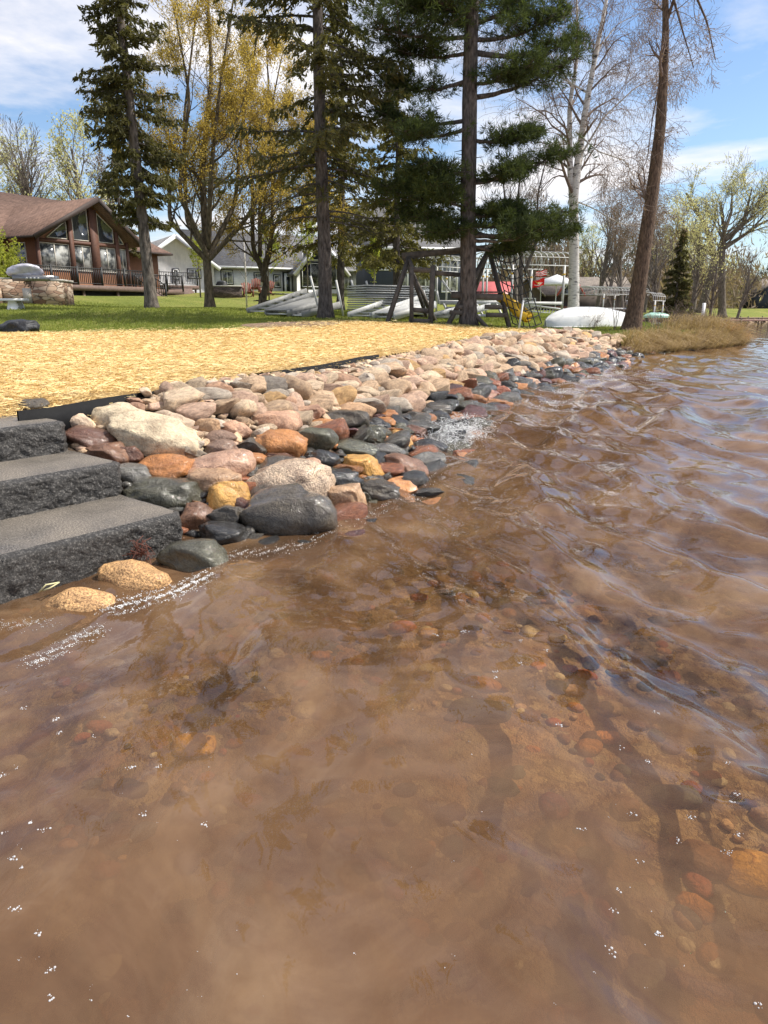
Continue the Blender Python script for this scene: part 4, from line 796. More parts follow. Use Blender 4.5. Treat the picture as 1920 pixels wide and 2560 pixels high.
# --- white pine: limbs placed where the photo shows them
def pine():
    r = np.random.default_rng(5); Y = 21.0; b = at(1172, 803, Y); b[2] = float(H(b[0], b[1]))-.05
    t_ = empty('pine_tree', b, 0, 'tall white pine with plumed limbs standing in the middle of the play set', 'tree')
    def L(px, py, dy=0): return at(px, py, Y+dy)-b
    pts = [(0, 0, 0), L(1170, 500), L(1174, 250), L(1180, 0), L(1184, 0)+np.array([.05, 0, 3.2])]
    mb, Q, rd = trunk_mb(pts, [.23, .21, .195, .17, .09], 16, 3, .03, .35); mb.build('trunk', M['bark_dark'], t_, True)
    limbs = [(1162, 200, 960, 215, .9, 62, .35), (1165, 20, 1040, -30, -.9, 80, .3), (1190, 210, 1330, 165, -.9, 50, .4), (1160, 430, 1050, 415, -.9, 48, .4), # x0,y0,x1,y1, depth change, plume spread (px), plumes along from
      (1165, 60, 1010, 20, .6, 90, .2), (1160, 90, 935, 60, -.5, 85, .35), (1165, 20, 900, -30, 1.2, 90, .3), (1165, 130, 985, 125, .8, 70, .35), (1163, 300, 950, 285, .7, 55, .35), (1163, 320, 1010, 330, -.9, 50, .45),
      (1185, 60, 1330, -20, .5, 80, .3), (1185, 100, 1400, 40, -.3, 75, .35), (1188, 130, 1440, 100, .8, 60, .5), (1190, 245, 1420, 150, .3, 60, .45), (1188, 350, 1345, 330, .2, 40, .3),
      (1188, 455, 1410, 375, .2, 45, .4), (1188, 460, 1290, 425, -.6, 35, .5),
      (1163, 470, 1020, 440, 1.0, 62, .35), (1163, 500, 960, 470, .5, 66, .35), (1160, 545, 1010, 530, .9, 66, .35), (1160, 560, 1090, 585, -.4, 50, .35), (1160, 520, 1080, 470, -.8, 50, .4),
      (1188, 540, 1290, 520, .3, 45, .25), (1188, 560, 1330, 545, .9, 48, .35), (1188, 600, 1350, 575, -.8, 60, .55), (1188, 590, 1410, 540, -.4, 52, .55), (1188, 610, 1300, 625, .4, 35, .6), (1188, 580, 1430, 575, .3, 45, .6)]
    P, Q_, A0, A1 = [], [], [], []; TC, TD = [], []
    for (x0, y0, x1, y1, dy, sp_, f0) in limbs:
        a = L(x0, y0); a = np.array([np.interp(a[2], Q[:, 2], Q[:, 0]), np.interp(a[2], Q[:, 2], Q[:, 1]), a[2]]); e = L(x1, y1, dy); n = 12; Lg = np.linalg.norm(e-a); r0 = .022+.018*Lg; prev = a
        for k in range(1, n+1):
            u = k/n; q = a+(e-a)*u+np.array([0, 0, -.12*Lg*math.sin(u*3.14)*(.6)])+r.normal(size=3)*.03*u; P.append(prev); Q_.append(q); A0.append(r0*(1-.8*(u-1/n))); A1.append(r0*(1-.8*u))
            if u > f0:
                S = sp_/F*Y
                for j in range(7):
                    off = np.array([r.normal()*.48, r.normal()*.62, abs(r.normal())*.20-.03])*S*(.7+.5*math.sin(u*3)); tp = q+off; P.append(q); Q_.append(tp); A0.append(.012); A1.append(.005)
                    for g in range(6):
                        cpt = q+off*(.45+.75*r.random())+r.normal(size=3)*.09; TC.append(cpt); TD.append(unit(off/S+np.array([0, 0, .25])+r.normal(size=3)*.5))
            prev = q
    br = MB(); segs(br, np.array(P), np.array(Q_), np.array(A0), np.array(A1), 6)
    for (px_, py_, px2, py2) in ((1160, 375, 1135, 380), (1160, 388, 1140, 384), (1186, 395, 1210, 392), (1162, 352, 1128, 353)): br.bar(L(px_, py_), L(px2, py2), .015, .006)
    br.build('limbs', M['bark_dark'], t_, True)
    C = np.array(TC); D = np.array(TD); m_ = len(C); k = 13; C = np.repeat(C, k, 0); D = np.repeat(D, k, 0); A = unit(D+r.normal(size=D.shape)*.75); s = .095*(.7+.6*r.random(len(C)))[:, None]
    B = unit(np.cross(A, r.normal(size=A.shape))); cr_ = MB(); rhombs(cr_, C+A*s, A*s, B*.0085); cr_.build('crown', M['pine'], t_)
pine()
# --- broadleaf trees
def broad(px, py, Y, paths, rt, lab, seed, bark, leafm, nleaf, leafsize, name='maple_tree', rec=(3, 4, .62, .12, .16), sub=14, group=None, flare=.5, Lsub=1.9, subang=.75, crown='crown', up=.15, droop=None, minr=.004, elong=.6, side=.62, twigm=None, wav=.12):
    r = np.random.default_rng(seed); b = at(px, py, Y); b[2] = float(H(b[0], b[1]))-.05
    t_ = empty(name, b, 0, lab, 'tree', group); G = Grow(seed); tm = MB()
    for pi_, pth in enumerate(paths):
        pts = [at(x, y, Y+dy)-b for (x, y, dy) in pth]; pts[0] = np.array([0, 0, 0]) if pi_ == 0 else pts[0]
        pts = [p_+(r.normal(size=3)*wav if 0 < i_ else 0) for i_, p_ in enumerate(pts)]; r0 = rt if pi_ == 0 else rt*(side if isinstance(side, (int, float)) else side[pi_-1]); n_ = len(pts); rads = [r0*(1-.78*i/(n_-1)) for i in range(n_)]
        mb, Q, rd = trunk_mb(pts, rads, 12, seed+pi_, .04, flare if pi_ == 0 else 0); tm.add(mb.v[0], [tuple(q) for f_ in mb.f for q in f_])
        st = .32 if pi_ == 0 else .12
        for c in range(sub):
            f = st+(1-st)*(c+r.random())/sub; i = min(int(f*59), 58); q = Q[i]; d = unit(Q[i+1]-Q[i]); a = r.normal(size=3); a -= d*a.dot(d); a = unit(a)
            G.branch(q, d*math.cos(subang)+a*math.sin(subang), Lsub*(1.15-.6*f)*(.6+.7*r.random()), rd[i]*.42, 1, rec[0], rec[1], rec[4]*4, rec[3], up, rec[2], minr=minr)
    tm.build('trunk', M[bark], t_, True); bm_ = MB(); G.mesh(bm_); bm_.build('branches', M[twigm or bark], t_)
    if nleaf and G.tips:
        T = np.array([q for q, _ in G.tips]); D = np.array([q for _, q in G.tips]); k = r.integers(0, len(T), nleaf); C = T[k]+r.normal(size=(nleaf, 3))*.10-D[k]*r.random((nleaf, 1))*.12
        lf = MB()
        if droop: C[:, 2] -= droop*r.random(nleaf); n = nleaf; A = unit(np.array([0, 0, -1.])+r.normal(size=(n, 3))*.25); B = unit(np.cross(A, r.normal(size=(n, 3)))); s = leafsize*(.6+.8*r.random(n))[:, None]; rhombs(lf, C, A*s, B*s*elong)
        else: leaves(lf, C, leafsize, r, elong=elong)
        lf.build(crown, M[leafm], t_)
    return t_
broad(525, 770, 31, [[(525, 770, 0), (520, 640, 0), (515, 420, 0), (520, 200, .3), (520, -120, 0)], [(521, 645, 0), (470, 480, -.5), (450, 250, -.6), (440, 20, -.8)], [(521, 640, 0), (570, 500, .5), (600, 300, .6), (620, 60, .8)], [(521, 620, 0), (540, 450, -1), (560, 200, -1.2), (580, -80, -1.2)], [(521, 650, 0), (600, 560, .2), (680, 440, .5), (740, 300, 1)], [(521, 640, 0), (480, 520, 1), (480, 300, 1.4), (485, 0, 1.6)], [(521, 655, 0), (440, 560, -.3), (400, 430, .2), (380, 300, .3)]],
      .19, 'large multi stemmed maple in yellow spring leaf left of the picnic table', 31, 'bark_maple', 'maple', 84000, .031, rec=(4, 4, .60, .10, .15), sub=12, Lsub=3.0, up=.10, side=.6, wav=.2, subang=.85, minr=.005)
broad(652, 775, 34, [[(652, 775, 0), (655, 700, 0), (625, 600, 0), (610, 440, 0), (615, 230, 0)], [(655, 705, 0), (672, 620, 0), (680, 480, 0), (700, 300, .3), (710, 120, .3)], [(655, 690, 0), (700, 600, -.5), (740, 500, -.8), (770, 380, -1)], [(650, 640, 0), (640, 480, 1), (660, 280, 1), (670, 90, 1)]],
      .165, 'forked maple in yellow spring leaf right of the white sapling', 32, 'bark_maple', 'maple', 70000, .032, rec=(4, 4, .60, .10, .15), sub=12, Lsub=2.9, up=.10, side=.6, wav=.2, subang=.85, minr=.005)
broad(1435, 768, 27, [[(1435, 768, 0), (1433, 620, 0), (1432, 500, 0), (1450, 380, 0), (1465, 250, 0), (1485, 130, 0), (1525, -60, 0)], [(1432, 520, 0), (1422, 400, 0), (1425, 270, .1), (1445, 130, .1), (1440, -60, .1)], [(1475, 190, 0), (1500, 120, .3), (1540, 60, .4), (1600, 30, .5)], [(1445, 400, 0), (1500, 300, -.5), (1580, 220, -.7), (1640, 190, -.7)], [(1465, 230, 0), (1400, 190, -.4), (1330, 110, -.4), (1240, 60, -.4)], [(1433, 500, 0), (1480, 520, .4), (1540, 560, .4), (1600, 565, .4)], [(1440, 330, 0), (1500, 380, -1), (1560, 400, -1), (1600, 450, -1)]],
      .205, 'white barked birch with two stems and drooping bare twigs', 33, 'birch', 'catkin', 30000, .035, name='birch_tree', rec=(3, 6, .70, .16, .17), sub=15, Lsub=2.0, up=-.14, crown='catkins', droop=.18, elong=.16, flare=.3, minr=.0045, side=(.6, .16, .2, .17, .14, .16), twigm='twig', wav=.06)
def leaning():
    return broad(1580, 787, 22, [[(1580, 787, 0), (1600, 690, 0), (1628, 500, 0), (1650, 330, 0), (1662, 180, 0), (1665, 60, 0), (1662, -250, 0)], [(1664, 60, 0), (1700, -40, -.2), (1740, -60, -.3)], [(1650, 200, 0), (1632, 300, -.3), (1618, 400, -.3), (1590, 470, -.3)], [(1668, -120, 0), (1720, -60, .3), (1770, 60, .3), (1790, 150, .3)], [(1668, -60, 0), (1700, 60, -.3), (1740, 160, -.3)]],
      .245, 'tall leaning reddish brown trunk beside the white upturned boat', 34, 'bark_red', 'catkin', 1500, .02, name='leaning_tree', rec=(3, 5, .66, .15, .17), sub=7, Lsub=1.25, up=.05, crown='buds', flare=.55, minr=.0045, side=(.2, .09, .2, .15), wav=.04, twigm='twig')
leaning()
# fewer twigs low on the leaning trunk: it is bare in the photo, so the low side shoots are short by construction
broad(1303, 768, 27, [[(1303, 768, 0), (1312, 690, 0), (1300, 610, 0), (1305, 520, 0), (1300, 380, 0)], [(1312, 680, 0), (1340, 600, 0), (1350, 480, 0), (1370, 340, 0)], [(1303, 600, 0), (1270, 500, 0), (1250, 400, 0)]],
      .10, 'crooked leafless tree behind the cargo net', 35, 'bark_grey', None, 0, 0, name='bare_tree', rec=(3, 4, .6, .1, .13), sub=8, Lsub=1.6, up=.2)
# saplings by the white house
def sapling(px, py, Y, h, lab, leafm, nleaf, seed, trunkm='bark_far', white=False):
    b = at(px, py, Y); b[2] = float(H(b[0], b[1])); t_ = empty('sapling', b, 0, lab, 'tree', 'young trees on the lawn'); mb = MB(); mb.tube([(0, 0, -.05), (.02, 0, h*.5), (0, 0, h)], [.05, .035, .01], 6); mb.build('trunk', M['birch'] if white else M[trunkm], t_, True)
    G = Grow(seed); r = G.r
    for k in range(16): z = h*(.3+.7*(k+r.random())/16); az = r.random()*6.28; G.branch((0, 0, z), (math.cos(az)*.6, math.sin(az)*.6, .8), (h-z)*.35+.35, .012, 2, 3, 3, .6, .12, .1)
    b_ = MB(); G.mesh(b_); b_.build('branches', M[trunkm], t_)
    if nleaf: T = np.array([q for q, _ in G.tips]); C = T[r.integers(0, len(T), nleaf)]+r.normal(size=(nleaf, 3))*.06; lf = MB(); leaves(lf, C, .06, r); lf.build('crown', M[leafm], t_)
sapling(502, 752, 44, 3.4, 'young tree in fresh green leaf left of the large maple trunk', 'fresh', 900, 41)
sapling(617, 767, 38, 4.2, 'young tree with a white wrapped stem and bare reddish twigs', None, 0, 42, white=True)
sapling(673, 752, 46, 4.8, 'young tree in fresh green leaf in front of the white entrance wall', 'fresh', 2600, 43)
sapling(935, 755, 44, 4.0, 'young tree in fresh green leaf behind the stacked dock sections', 'fresh', 3200, 44)
sapling(770, 752, 48, 6.0, 'young tree in yellow green leaf before the big gable windows', 'fresh', 2400, 45)
# far budding trees on the right
broad(1750, 783, 74, [[(1750, 783, 0), (1790, 650, 0), (1760, 560, 0), (1720, 480, 0)], [(1795, 640, 0), (1810, 580, 0), (1825, 530, 1), (1830, 480, 1)]], .42, 'large budding willow leaning left beyond the bank tip', 51, 'bark_willow', 'willow', 4000, .06, name='willow_tree', rec=(3, 5, .66, .13, .18), sub=9, Lsub=4.6, up=.05, group='budding willows on the far shore', minr=.012)
broad(1806, 783, 70, [[(1806, 783, 0), (1808, 640, 0), (1812, 590, 0), (1800, 500, 0)], [(1812, 600, 0), (1850, 560, 0), (1870, 510, 0), (1880, 470, 0)], [(1810, 620, 0), (1850, 590, 0), (1900, 560, 0), (1960, 530, 0)]], .36, 'upright budding willow right of the leaning willow on the far shore', 52, 'bark_willow', 'willow', 6500, .06, name='willow_tree', rec=(3, 5, .66, .13, .18), sub=9, Lsub=4.4, up=.05, group='budding willows on the far shore', minr=.012)
# generic bare trees: one of each kind, then copies
def proto_bare(seed, h, leafm, nleaf, lab, name='bare_tree', ls=.065, spread=.5, bark='bark_far'):
    t_ = empty(name, (0, 0, 0), 0, lab, 'tree', 'leafless trees behind the houses and lots'); G = Grow(seed); mb = MB(); r = G.r
    tp = np.array([r.normal()*.6, r.normal()*.6, h*.8]); mb2, Q, rd = trunk_mb([(0, 0, -.1), tp*.5+r.normal(size=3)*.2, tp], [.02*h, .015*h, .004*h], 8, seed, .03, .3); mb2.build('trunk', M[bark], t_, True)
    for k in range(18):
        f = .25+.75*(k+r.random())/18; i = min(int(f*59), 58); az = r.random()*6.28; G.branch(Q[i], (math.cos(az)*spread, math.sin(az)*spread, .8), h*.32*(1.1-.5*f), rd[i]*.55, 1, 3, 4, .6, .1, .1, .6, minr=.011)
    b_ = MB(); G.mesh(b_); b_.build('branches', M[bark], t_)
    if nleaf: T = np.array([q for q, _ in G.tips]); C = T[r.integers(0, len(T), nleaf)]+r.normal(size=(nleaf, 3))*.15; lf = MB(); leaves(lf, C, ls, r); lf.build('crown', M[leafm], t_)
    return t_
protoB = [proto_bare(61, 10, 'willow', 3200, ''), proto_bare(62, 10, None, 0, ''), proto_bare(63, 10, 'willow', 2800, ''), proto_bare(64, 10, 'farwood', 2500, '', spread=.35)]
spots = [(20, 60, 0, 12.5, 'leftmost tree behind the brown roof, with pale buds'), (72, 62, 1, 11.5, 'leafless tree second from the left behind the brown roof'), (110, 66, 2, 11, 'budding tree behind the brown roof, third from the left'), (138, 60, 1, 10.5, 'thin leafless tree behind the brown roof near its ridge'), (232, 64, 0, 12, 'tree with a forked top in the sky gap left of the tall spruce'), (292, 70, 3, 10.5, 'faint leafless tree just left of the tall spruce crown'),
 (1290, 62, 1, 11, 'leafless tree above the red roofed house'), (1330, 66, 3, 10, 'leafless tree behind the flags'), (1490, 60, 1, 9.5, 'slender leafless tree right of the birch trunk'), (1515, 66, 3, 9, 'leafless brown tree right of the birch, second'), (1560, 58, 1, 8.5, 'leafless tree just left of the leaning trunk base'), (1640, 52, 1, 7.5, 'pale leafless tree just right of the leaning trunk'), (1665, 66, 0, 10, 'budding tree behind the compact spruce'), (1722, 62, 2, 8.6, 'budding tree right of the compact spruce'), (1735, 78, 3, 11, 'brown tree behind the leaning willow'), (1776, 60, 1, 6.5, 'small leafless tree between the two willows'), (1842, 66, 1, 7, 'pale leafless tree right of the upright willow'), (1610, 74, 3, 10, 'brown leafless tree behind the leaning trunk'), (1385, 80, 3, 10, 'leafless tree behind the brown gabled cottage'), (1460, 82, 0, 9, 'budding tree behind the birch trunk')]
for i, (px_, Y_, k, h_, lab) in enumerate(spots):
    o = copy_tree(protoB[k]); b = at(px_, 775, Y_); o.location = (b[0], b[1], float(H(b[0], b[1]))); o.scale = (h_/10*(1.22 if px_ < 300 else 1),)*3; o.rotation_euler = (0, 0, i*1.7); o['label'] = lab
for o in protoB:
    for ch in [q for q in bpy.data.objects if q.parent == o]: bpy.data.objects.remove(ch)
    bpy.data.objects.remove(o)
# far woods that read as one mass: brown twigs and dark pines
def woods(n, pts, hmax, mat, name, lab, seed, ls=.5):
    r = np.random.default_rng(seed); pts = np.array(pts, float); k = r.random(n)*(len(pts)-1); i = k.astype(int); f = (k-i)[:, None]; c = pts[i]*(1-f)+pts[i+1]*f
    x = c[:, 0]+r.normal(size=n)*3; y = c[:, 1]+r.normal(size=n)*4; top = hmax*(.55+.28*np.sin(x*.33+1.7)+.17*np.sin(x*.91)+.12*np.sin(x*2.7)); z = H(x, y)+r.random(n)**.8*np.clip(top, 1, None)
    C = np.stack([x, y, z], 1); A = unit(r.normal(size=(n, 3))*np.array([.5, .5, 1])+np.array([0, 0, .6])); B = unit(np.cross(A, r.normal(size=(n, 3)))); s = ls*(.5+r.random(n))[:, None]
    mb = MB(); rhombs(mb, C, A*s, B*s*.2); return tag(mb.build(name, M[mat]), lab, 'woods', kind='stuff')
woods(42000, [(-70, 82), (-30, 88), (0, 92), (20, 92), (34, 96), (52, 120), (75, 138), (110, 150)], 9.5, 'farwood', 'far_woods', 'brown leafless woods behind the houses and along the far shore', 71)
woods(15000, [(-60, 96), (0, 104), (30, 106), (52, 132), (85, 148), (120, 160)], 11, 'fargreen', 'far_pines', 'dark evergreen woods on the skyline', 72, .45)
woods(9000, [(50, 125), (62, 131), (72, 136)], 8, 'willow', 'far_shore_trees', 'yellow green budding thicket on the far shore', 73, .4)
# ------------------------------------------------------------ buildings
def shingles(name, c1, c2):
    m, t, bs = newmat(name); tc = N(t, 'ShaderNodeTexCoord'); br = N(t, 'ShaderNodeTexBrick'); br.inputs['Scale'].default_value = 1; br.inputs['Brick Width'].default_value = .33; br.inputs['Row Height'].default_value = .14
    br.inputs['Mortar Size'].default_value = .012; br.inputs['Color1'].default_value = (*c1, 1); br.inputs['Color2'].default_value = (*c2, 1); br.inputs['Mortar'].default_value = (*[q*.5 for q in c2], 1)
    uv = N(t, 'ShaderNodeUVMap'); t.links.new(uv.outputs[0], br.inputs['Vector']); n = noise(t, tc.outputs['Object'], 3, 5); r = ramp(t, n.outputs[0], [(.3, (.75, .75, .75)), (.7, (1.2, 1.2, 1.2))])
    c = mixc(t, 1, br.outputs[0], r.outputs[0], 'MULTIPLY'); t.links.new(c.outputs[0], bs.inputs['Base Color']); bs.inputs['Roughness'].default_value = .9; bs.inputs['Specular IOR Level'].default_value = .2; return m
def uvproj(o, fn):
    me = o.data; uv = me.uv_layers.new(name='uv'); co = np.empty(len(me.vertices)*3, np.float32); me.vertices.foreach_get('co', co); co = co.reshape(-1, 3); li = np.empty(len(me.loops), np.int32); me.loops.foreach_get('vertex_index', li)
    uv.data.foreach_set('uv', fn(co[li]).astype(np.float32).ravel())
def siding(name, c, axis='x', w_=.2, dark=.55):          # boards: axis 'z' = horizontal laps, 'x' = vertical boards
    m, t, bs = newmat(name); tc = N(t, 'ShaderNodeTexCoord'); sx = N(t, 'ShaderNodeSeparateXYZ'); t.links.new(tc.outputs['Object'], sx.inputs[0])
    if axis == 'z': src = sx.outputs[2]
    else:
        ad = N(t, 'ShaderNodeMath', operation='ADD'); t.links.new(sx.outputs[0], ad.inputs[0]); t.links.new(sx.outputs[1], ad.inputs[1]); src = ad.outputs[0]
    dv = N(t, 'ShaderNodeMath', operation='DIVIDE'); dv.inputs[1].default_value = w_; t.links.new(src, dv.inputs[0]); fr = N(t, 'ShaderNodeMath', operation='FRACT'); t.links.new(dv.outputs[0], fr.inputs[0])
    r = ramp(t, fr.outputs[0], [(0, (dark,)*3), (.10, (1, 1, 1)), (1, (.96, .96, .96))]); n = noise(t, tc.outputs['Object'], 2.5, 6, .65); rn = ramp(t, n.outputs[0], [(.3, (.82, .82, .82)), (.7, (1.12, 1.1, 1.08))])
    c_ = mixc(t, 1, c, r.outputs[0], 'MULTIPLY'); c2 = mixc(t, 1, c_.outputs[0], rn.outputs[0], 'MULTIPLY'); t.links.new(c2.outputs[0], bs.inputs['Base Color']); bs.inputs['Roughness'].default_value = .75
    bump(t, fr.outputs[0], bs, .3, .01); return m
M['roof_brown'] = shingles('brown_shingles', (.20, .125, .095), (.145, .09, .07)); M['roof_grey'] = shingles('grey_shingles', (.20, .195, .20), (.15, .148, .15)); M['roof_red'] = simple('red_metal_roof', (.55, .12, .11), (.45, .09, .08), 2, .5, 0)
M['roof_taupe'] = shingles('taupe_shingles', (.27, .23, .20), (.21, .18, .155))
M['wood_red'] = siding('red_brown_boards', (.21, .088, .040), 'x', .18); M['wood_dark'] = simple('dark_brown_trim', (.045, .026, .020), (.03, .018, .014), 8, .7, .2); M['post_brown'] = simple('brown_post', (.13, .055, .035), (.09, .04, .026), 8, .7, .2)
M['white_lap'] = siding('white_lap_siding', (.78, .78, .78), 'z', .18, .72); M['white_bb'] = siding('white_board_siding', (.78, .78, .78), 'x', .4, .8); M['white'] = simple('white_paint', (.80, .80, .79), (.72, .72, .71), 3, .5, 0)
M['black'] = simple('black_paint', (.02, .02, .022), (.014, .014, .015), 5, .5, 0); M['frame_tan'] = simple('tan_window_frame', (.55, .50, .43), (.48, .44, .38), 5, .5, 0)
M['navy'] = siding('dark_slate_siding', (.045, .055, .075), 'z', .2, .7); M['brown_side'] = siding('grey_brown_siding', (.13, .10, .09), 'z', .2, .7); M['beige'] = siding('beige_siding', (.45, .38, .3), 'z', .2, .8)
m, t, bs = newmat('window_glass'); bs.inputs['Base Color'].default_value = (.03, .035, .04, 1); bs.inputs['Roughness'].default_value = .06; bs.inputs['Specular IOR Level'].default_value = .9; M['glass'] = m
m, t, bs = newmat('curtained_glass'); tc = N(t, 'ShaderNodeTexCoord'); n = noise(t, tc.outputs['Object'], 1.6, 3); r = ramp(t, n.outputs[0], [(.42, (.05, .055, .06)), (.58, (.42, .42, .40))]); t.links.new(r.outputs[0], bs.inputs['Base Color']); bs.inputs['Roughness'].default_value = .08; bs.inputs['Specular IOR Level'].default_value = .8; M['glassc'] = m
M['deckwood'] = simple('brown_deck_boards', (.17, .11, .09), (.11, .075, .06), 6, .8, .2); M['galv'] = simple('weathered_aluminium', (.27, .27, .26), (.19, .19, .185), 6, .6, .1, metal=.0); M['alu'] = simple('bright_aluminium', (.55, .55, .54), (.44, .44, .43), 6, .5, .05, metal=.0)
M['timber'] = simple('weathered_grey_timber', (.125, .105, .09), (.06, .05, .043), 7, .9, .6, .01, stretch=(1, 1, 1)); M['yellow'] = simple('yellow_plastic', (.78, .48, .02), (.70, .42, .02), 2, .4, 0); M['rope'] = simple('black_rope', (.03, .03, .03), rough=.9, b=0)
def window(par, x0, x1, z0, z1, y=0, split=2, fm='frame_tan', gm='glassc', th=.05, ax='x', sg=-1):
    # a window in a wall plane: frame (part) with its pane (sub-part); ax='y' puts it in a side wall at x=y
    def bx(mb, a0, a1, b0, b1, c0, c1):
        if ax == 'x': mb.box(a0, a1, min(y+sg*b0, y+sg*b1), max(y+sg*b0, y+sg*b1), c0, c1)
        else: mb.box(min(y+sg*b0, y+sg*b1), max(y+sg*b0, y+sg*b1), a0, a1, c0, c1)
    f = MB(); w_ = th
    bx(f, x0-w_, x1+w_, 0, .06, z1, z1+w_); bx(f, x0-w_, x1+w_, 0, .07, z0-w_, z0); bx(f, x0-w_, x0, 0, .055, z0, z1); bx(f, x1, x1+w_, 0, .055, z0, z1)
    for k in range(1, split): xx = x0+(x1-x0)*k/split; bx(f, xx-w_*.5, xx+w_*.5, .0, .045, z0, z1)
    fo = f.build('window', M[fm], par); p = MB(); bx(p, x0, x1, .004, .02, z0, z1); p.build('pane', M[gm], fo); return fo
def polywin(par, pts, y, fm='frame_tan', gm='glass', th=.05):
    f = MB(); n = len(pts)
    for i in range(n): a, b = pts[i], pts[(i+1) % n]; f.beam((a[0], y-.03, a[1]), (b[0], y-.03, b[1]), .05, th)
    fo = f.build('window', M[fm], par); p = MB(); p.prism(pts, y-.02, y-.004); p.build('pane', M[gm], fo)
def roofslab(par, name, pts, th, mat, uv=None):            # pts: four corners, counterclockwise from above
    P = np.array(pts, float); mb = MB(); n = len(P); V = np.concatenate([P, P-np.array([0, 0, th])]); mb.add(V, [tuple(range(n)), tuple(range(2*n-1, n-1, -1))]+[(i+n, (i+1) % n+n, (i+1) % n, i) for i in range(n)])
    o = mb.build(name, M[mat], par); a = P[1]-P[0]; a /= np.linalg.norm(a); nn = np.cross(a, P[-1]-P[0]); b = np.cross(nn/np.linalg.norm(nn), a); uvproj(o, lambda c: np.stack([(c-P[0])@a, (c-P[0])@b], 1)); return o
def railing(par, pts, h=.95, sp_=.13, mat='black', name='railing', posts=1.8):
    mb = MB()
    for a, b in zip(pts[:-1], pts[1:]):
        a = np.array(a, float); b = np.array(b, float); L = np.linalg.norm(b-a); up = np.array([0, 0, 1.])
        mb.beam(a+up*h, b+up*h, .06, .05); mb.beam(a+up*.1, b+up*.1, .04, .04); n = int(L/sp_)
        for k in range(n+1): q = a+(b-a)*k/max(n, 1); mb.beam(q+up*.1, q+up*h, .032, .032)
        m_ = max(1, round(L/posts))
        for k in range(m_+1): q = a+(b-a)*k/m_; mb.beam(q-up*.1, q+up*(h+.1), .09, .09)
    return mb.build(name, M[mat], par)
# --- brown house. local x runs along the gable front away from the camera, local y runs back to the left
A = at(104, 742, 43.5); RZ = math.atan2(.87, .49); bh = empty('brown_house', (A[0], A[1], 0), RZ, 'red brown wooden house with brown shingle roof and a tall glazed gable', 'house')
gz = 1.7; ez = 5.25; pk = 7.65; fl = 2.55; rx = 4.0
mb = MB(); mb.prism([(0, gz), (6.6, gz), (6.6, ez-.05), (rx, pk-.2), (0, ez-.0)], .0, 3.2); mb.build('gable_wall', M['wood_red'], bh)
mb = MB(); mb.box(-14, 0, 3.0, 16, gz-.3, ez-.2); mb.box(0.0, 12.3, 3.2, 16, gz-.3, ez-.2); mb.build('wall', M['wood_red'], bh)
# left slope of the wing reaches back to the main roof
slL = (pk-ez)/(rx+.55); slR = (pk-ez)/(7.2-rx)
roofslab(bh, 'roof', [(-.55, -.8, ez-.05), (rx, -.8, pk), (rx, 9, pk), (-.55, 9, ez-.05)][::-1], .14, 'roof_brown')
roofslab(bh, 'roof', [(rx, -.8, pk), (7.2, -.8, ez-.05), (7.2, 9, ez-.05), (rx, 9, pk)][::-1], .14, 'roof_brown')
mz = 8.75; roofslab(bh, 'roof', [(-15, 2.4, ez-.1), (12.9, 2.4, ez-.1), (10.0, 9.2, mz), (-15, 9.2, mz)], .16, 'roof_brown'); roofslab(bh, 'roof', [(12.9, 16.5, ez-.1), (-15, 16.5, ez-.1), (-15, 9.2, mz), (10.0, 9.2, mz)], .16, 'roof_brown')
roofslab(bh, 'roof', [(12.9, 2.4, ez-.1), (12.9, 16.5, ez-.1), (10.0, 9.2, mz)], .16, 'roof_brown')
mb = MB(); 
for a, b in (((-.6, ez-.12), (rx, pk-.05)), ((7.25, ez-.12), (rx, pk-.05))): mb.beam((a[0], -.84, a[1]-.06), (b[0], -.84, b[1]-.06), .07, .26)
mb.build('fascia', M['wood_dark'], bh)
mb = MB(); mb.beam((-.6, -.8, ez-.14), (-.6, 3, ez-.14), .12, .12); mb.beam((-14, 2.3, ez-.2), (-.6, 2.3, ez-.2), .12, .12); mb.beam((7.2, 2.3, ez-.2), (12.9, 2.3, ez-.2), .12, .12); mb.build('gutter', M['wood_dark'], bh)
mb = MB()
def gz_(x): return pk-.48-(rx-x)*slL if x < rx else pk-.48-(x-rx)*slR
for x0, x1 in ((-.02, .16), (2.22, 2.50), (3.78, 4.33), (5.64, 5.88), (6.46, 6.62)):
    top = min(gz_(x0), gz_(x1))+.1; mb.box(x0, x1, -.16, -.004, fl-.1, top)
mb.box(-.02, 6.62, -.12, -.003, 4.93, 5.12) ; mb.build('post', M['post_brown'], bh)
for x0, x1 in ((.25, 2.16), (2.57, 3.71), (4.40, 5.57), (5.94, 6.40)): window(bh, x0, x1, 3.46, 4.85, -.0, 2)
polywin(bh, [(.75, 5.19), (2.14, 5.19), (2.14, gz_(2.14))], -.01); polywin(bh, [(2.60, 5.19), (3.68, 5.19), (3.68, gz_(3.68)), (2.60, gz_(2.60))], -.01)
polywin(bh, [(4.42, 5.19), (5.54, 5.19), (5.54, gz_(5.54)), (4.42, gz_(4.42))], -.01); polywin(bh, [(5.96, 5.19), (6.35, 5.19), (5.96, gz_(5.96))], -.01)
window(bh, .9, 2.0, 3.46, 4.85, 0, 2, ax='y', sg=-1); window(bh, -3.2, -1.6, 3.46, 4.85, 3.0, 2); window(bh, 7.6, 9.3, 3.2, 4.8, 3.2, 2)
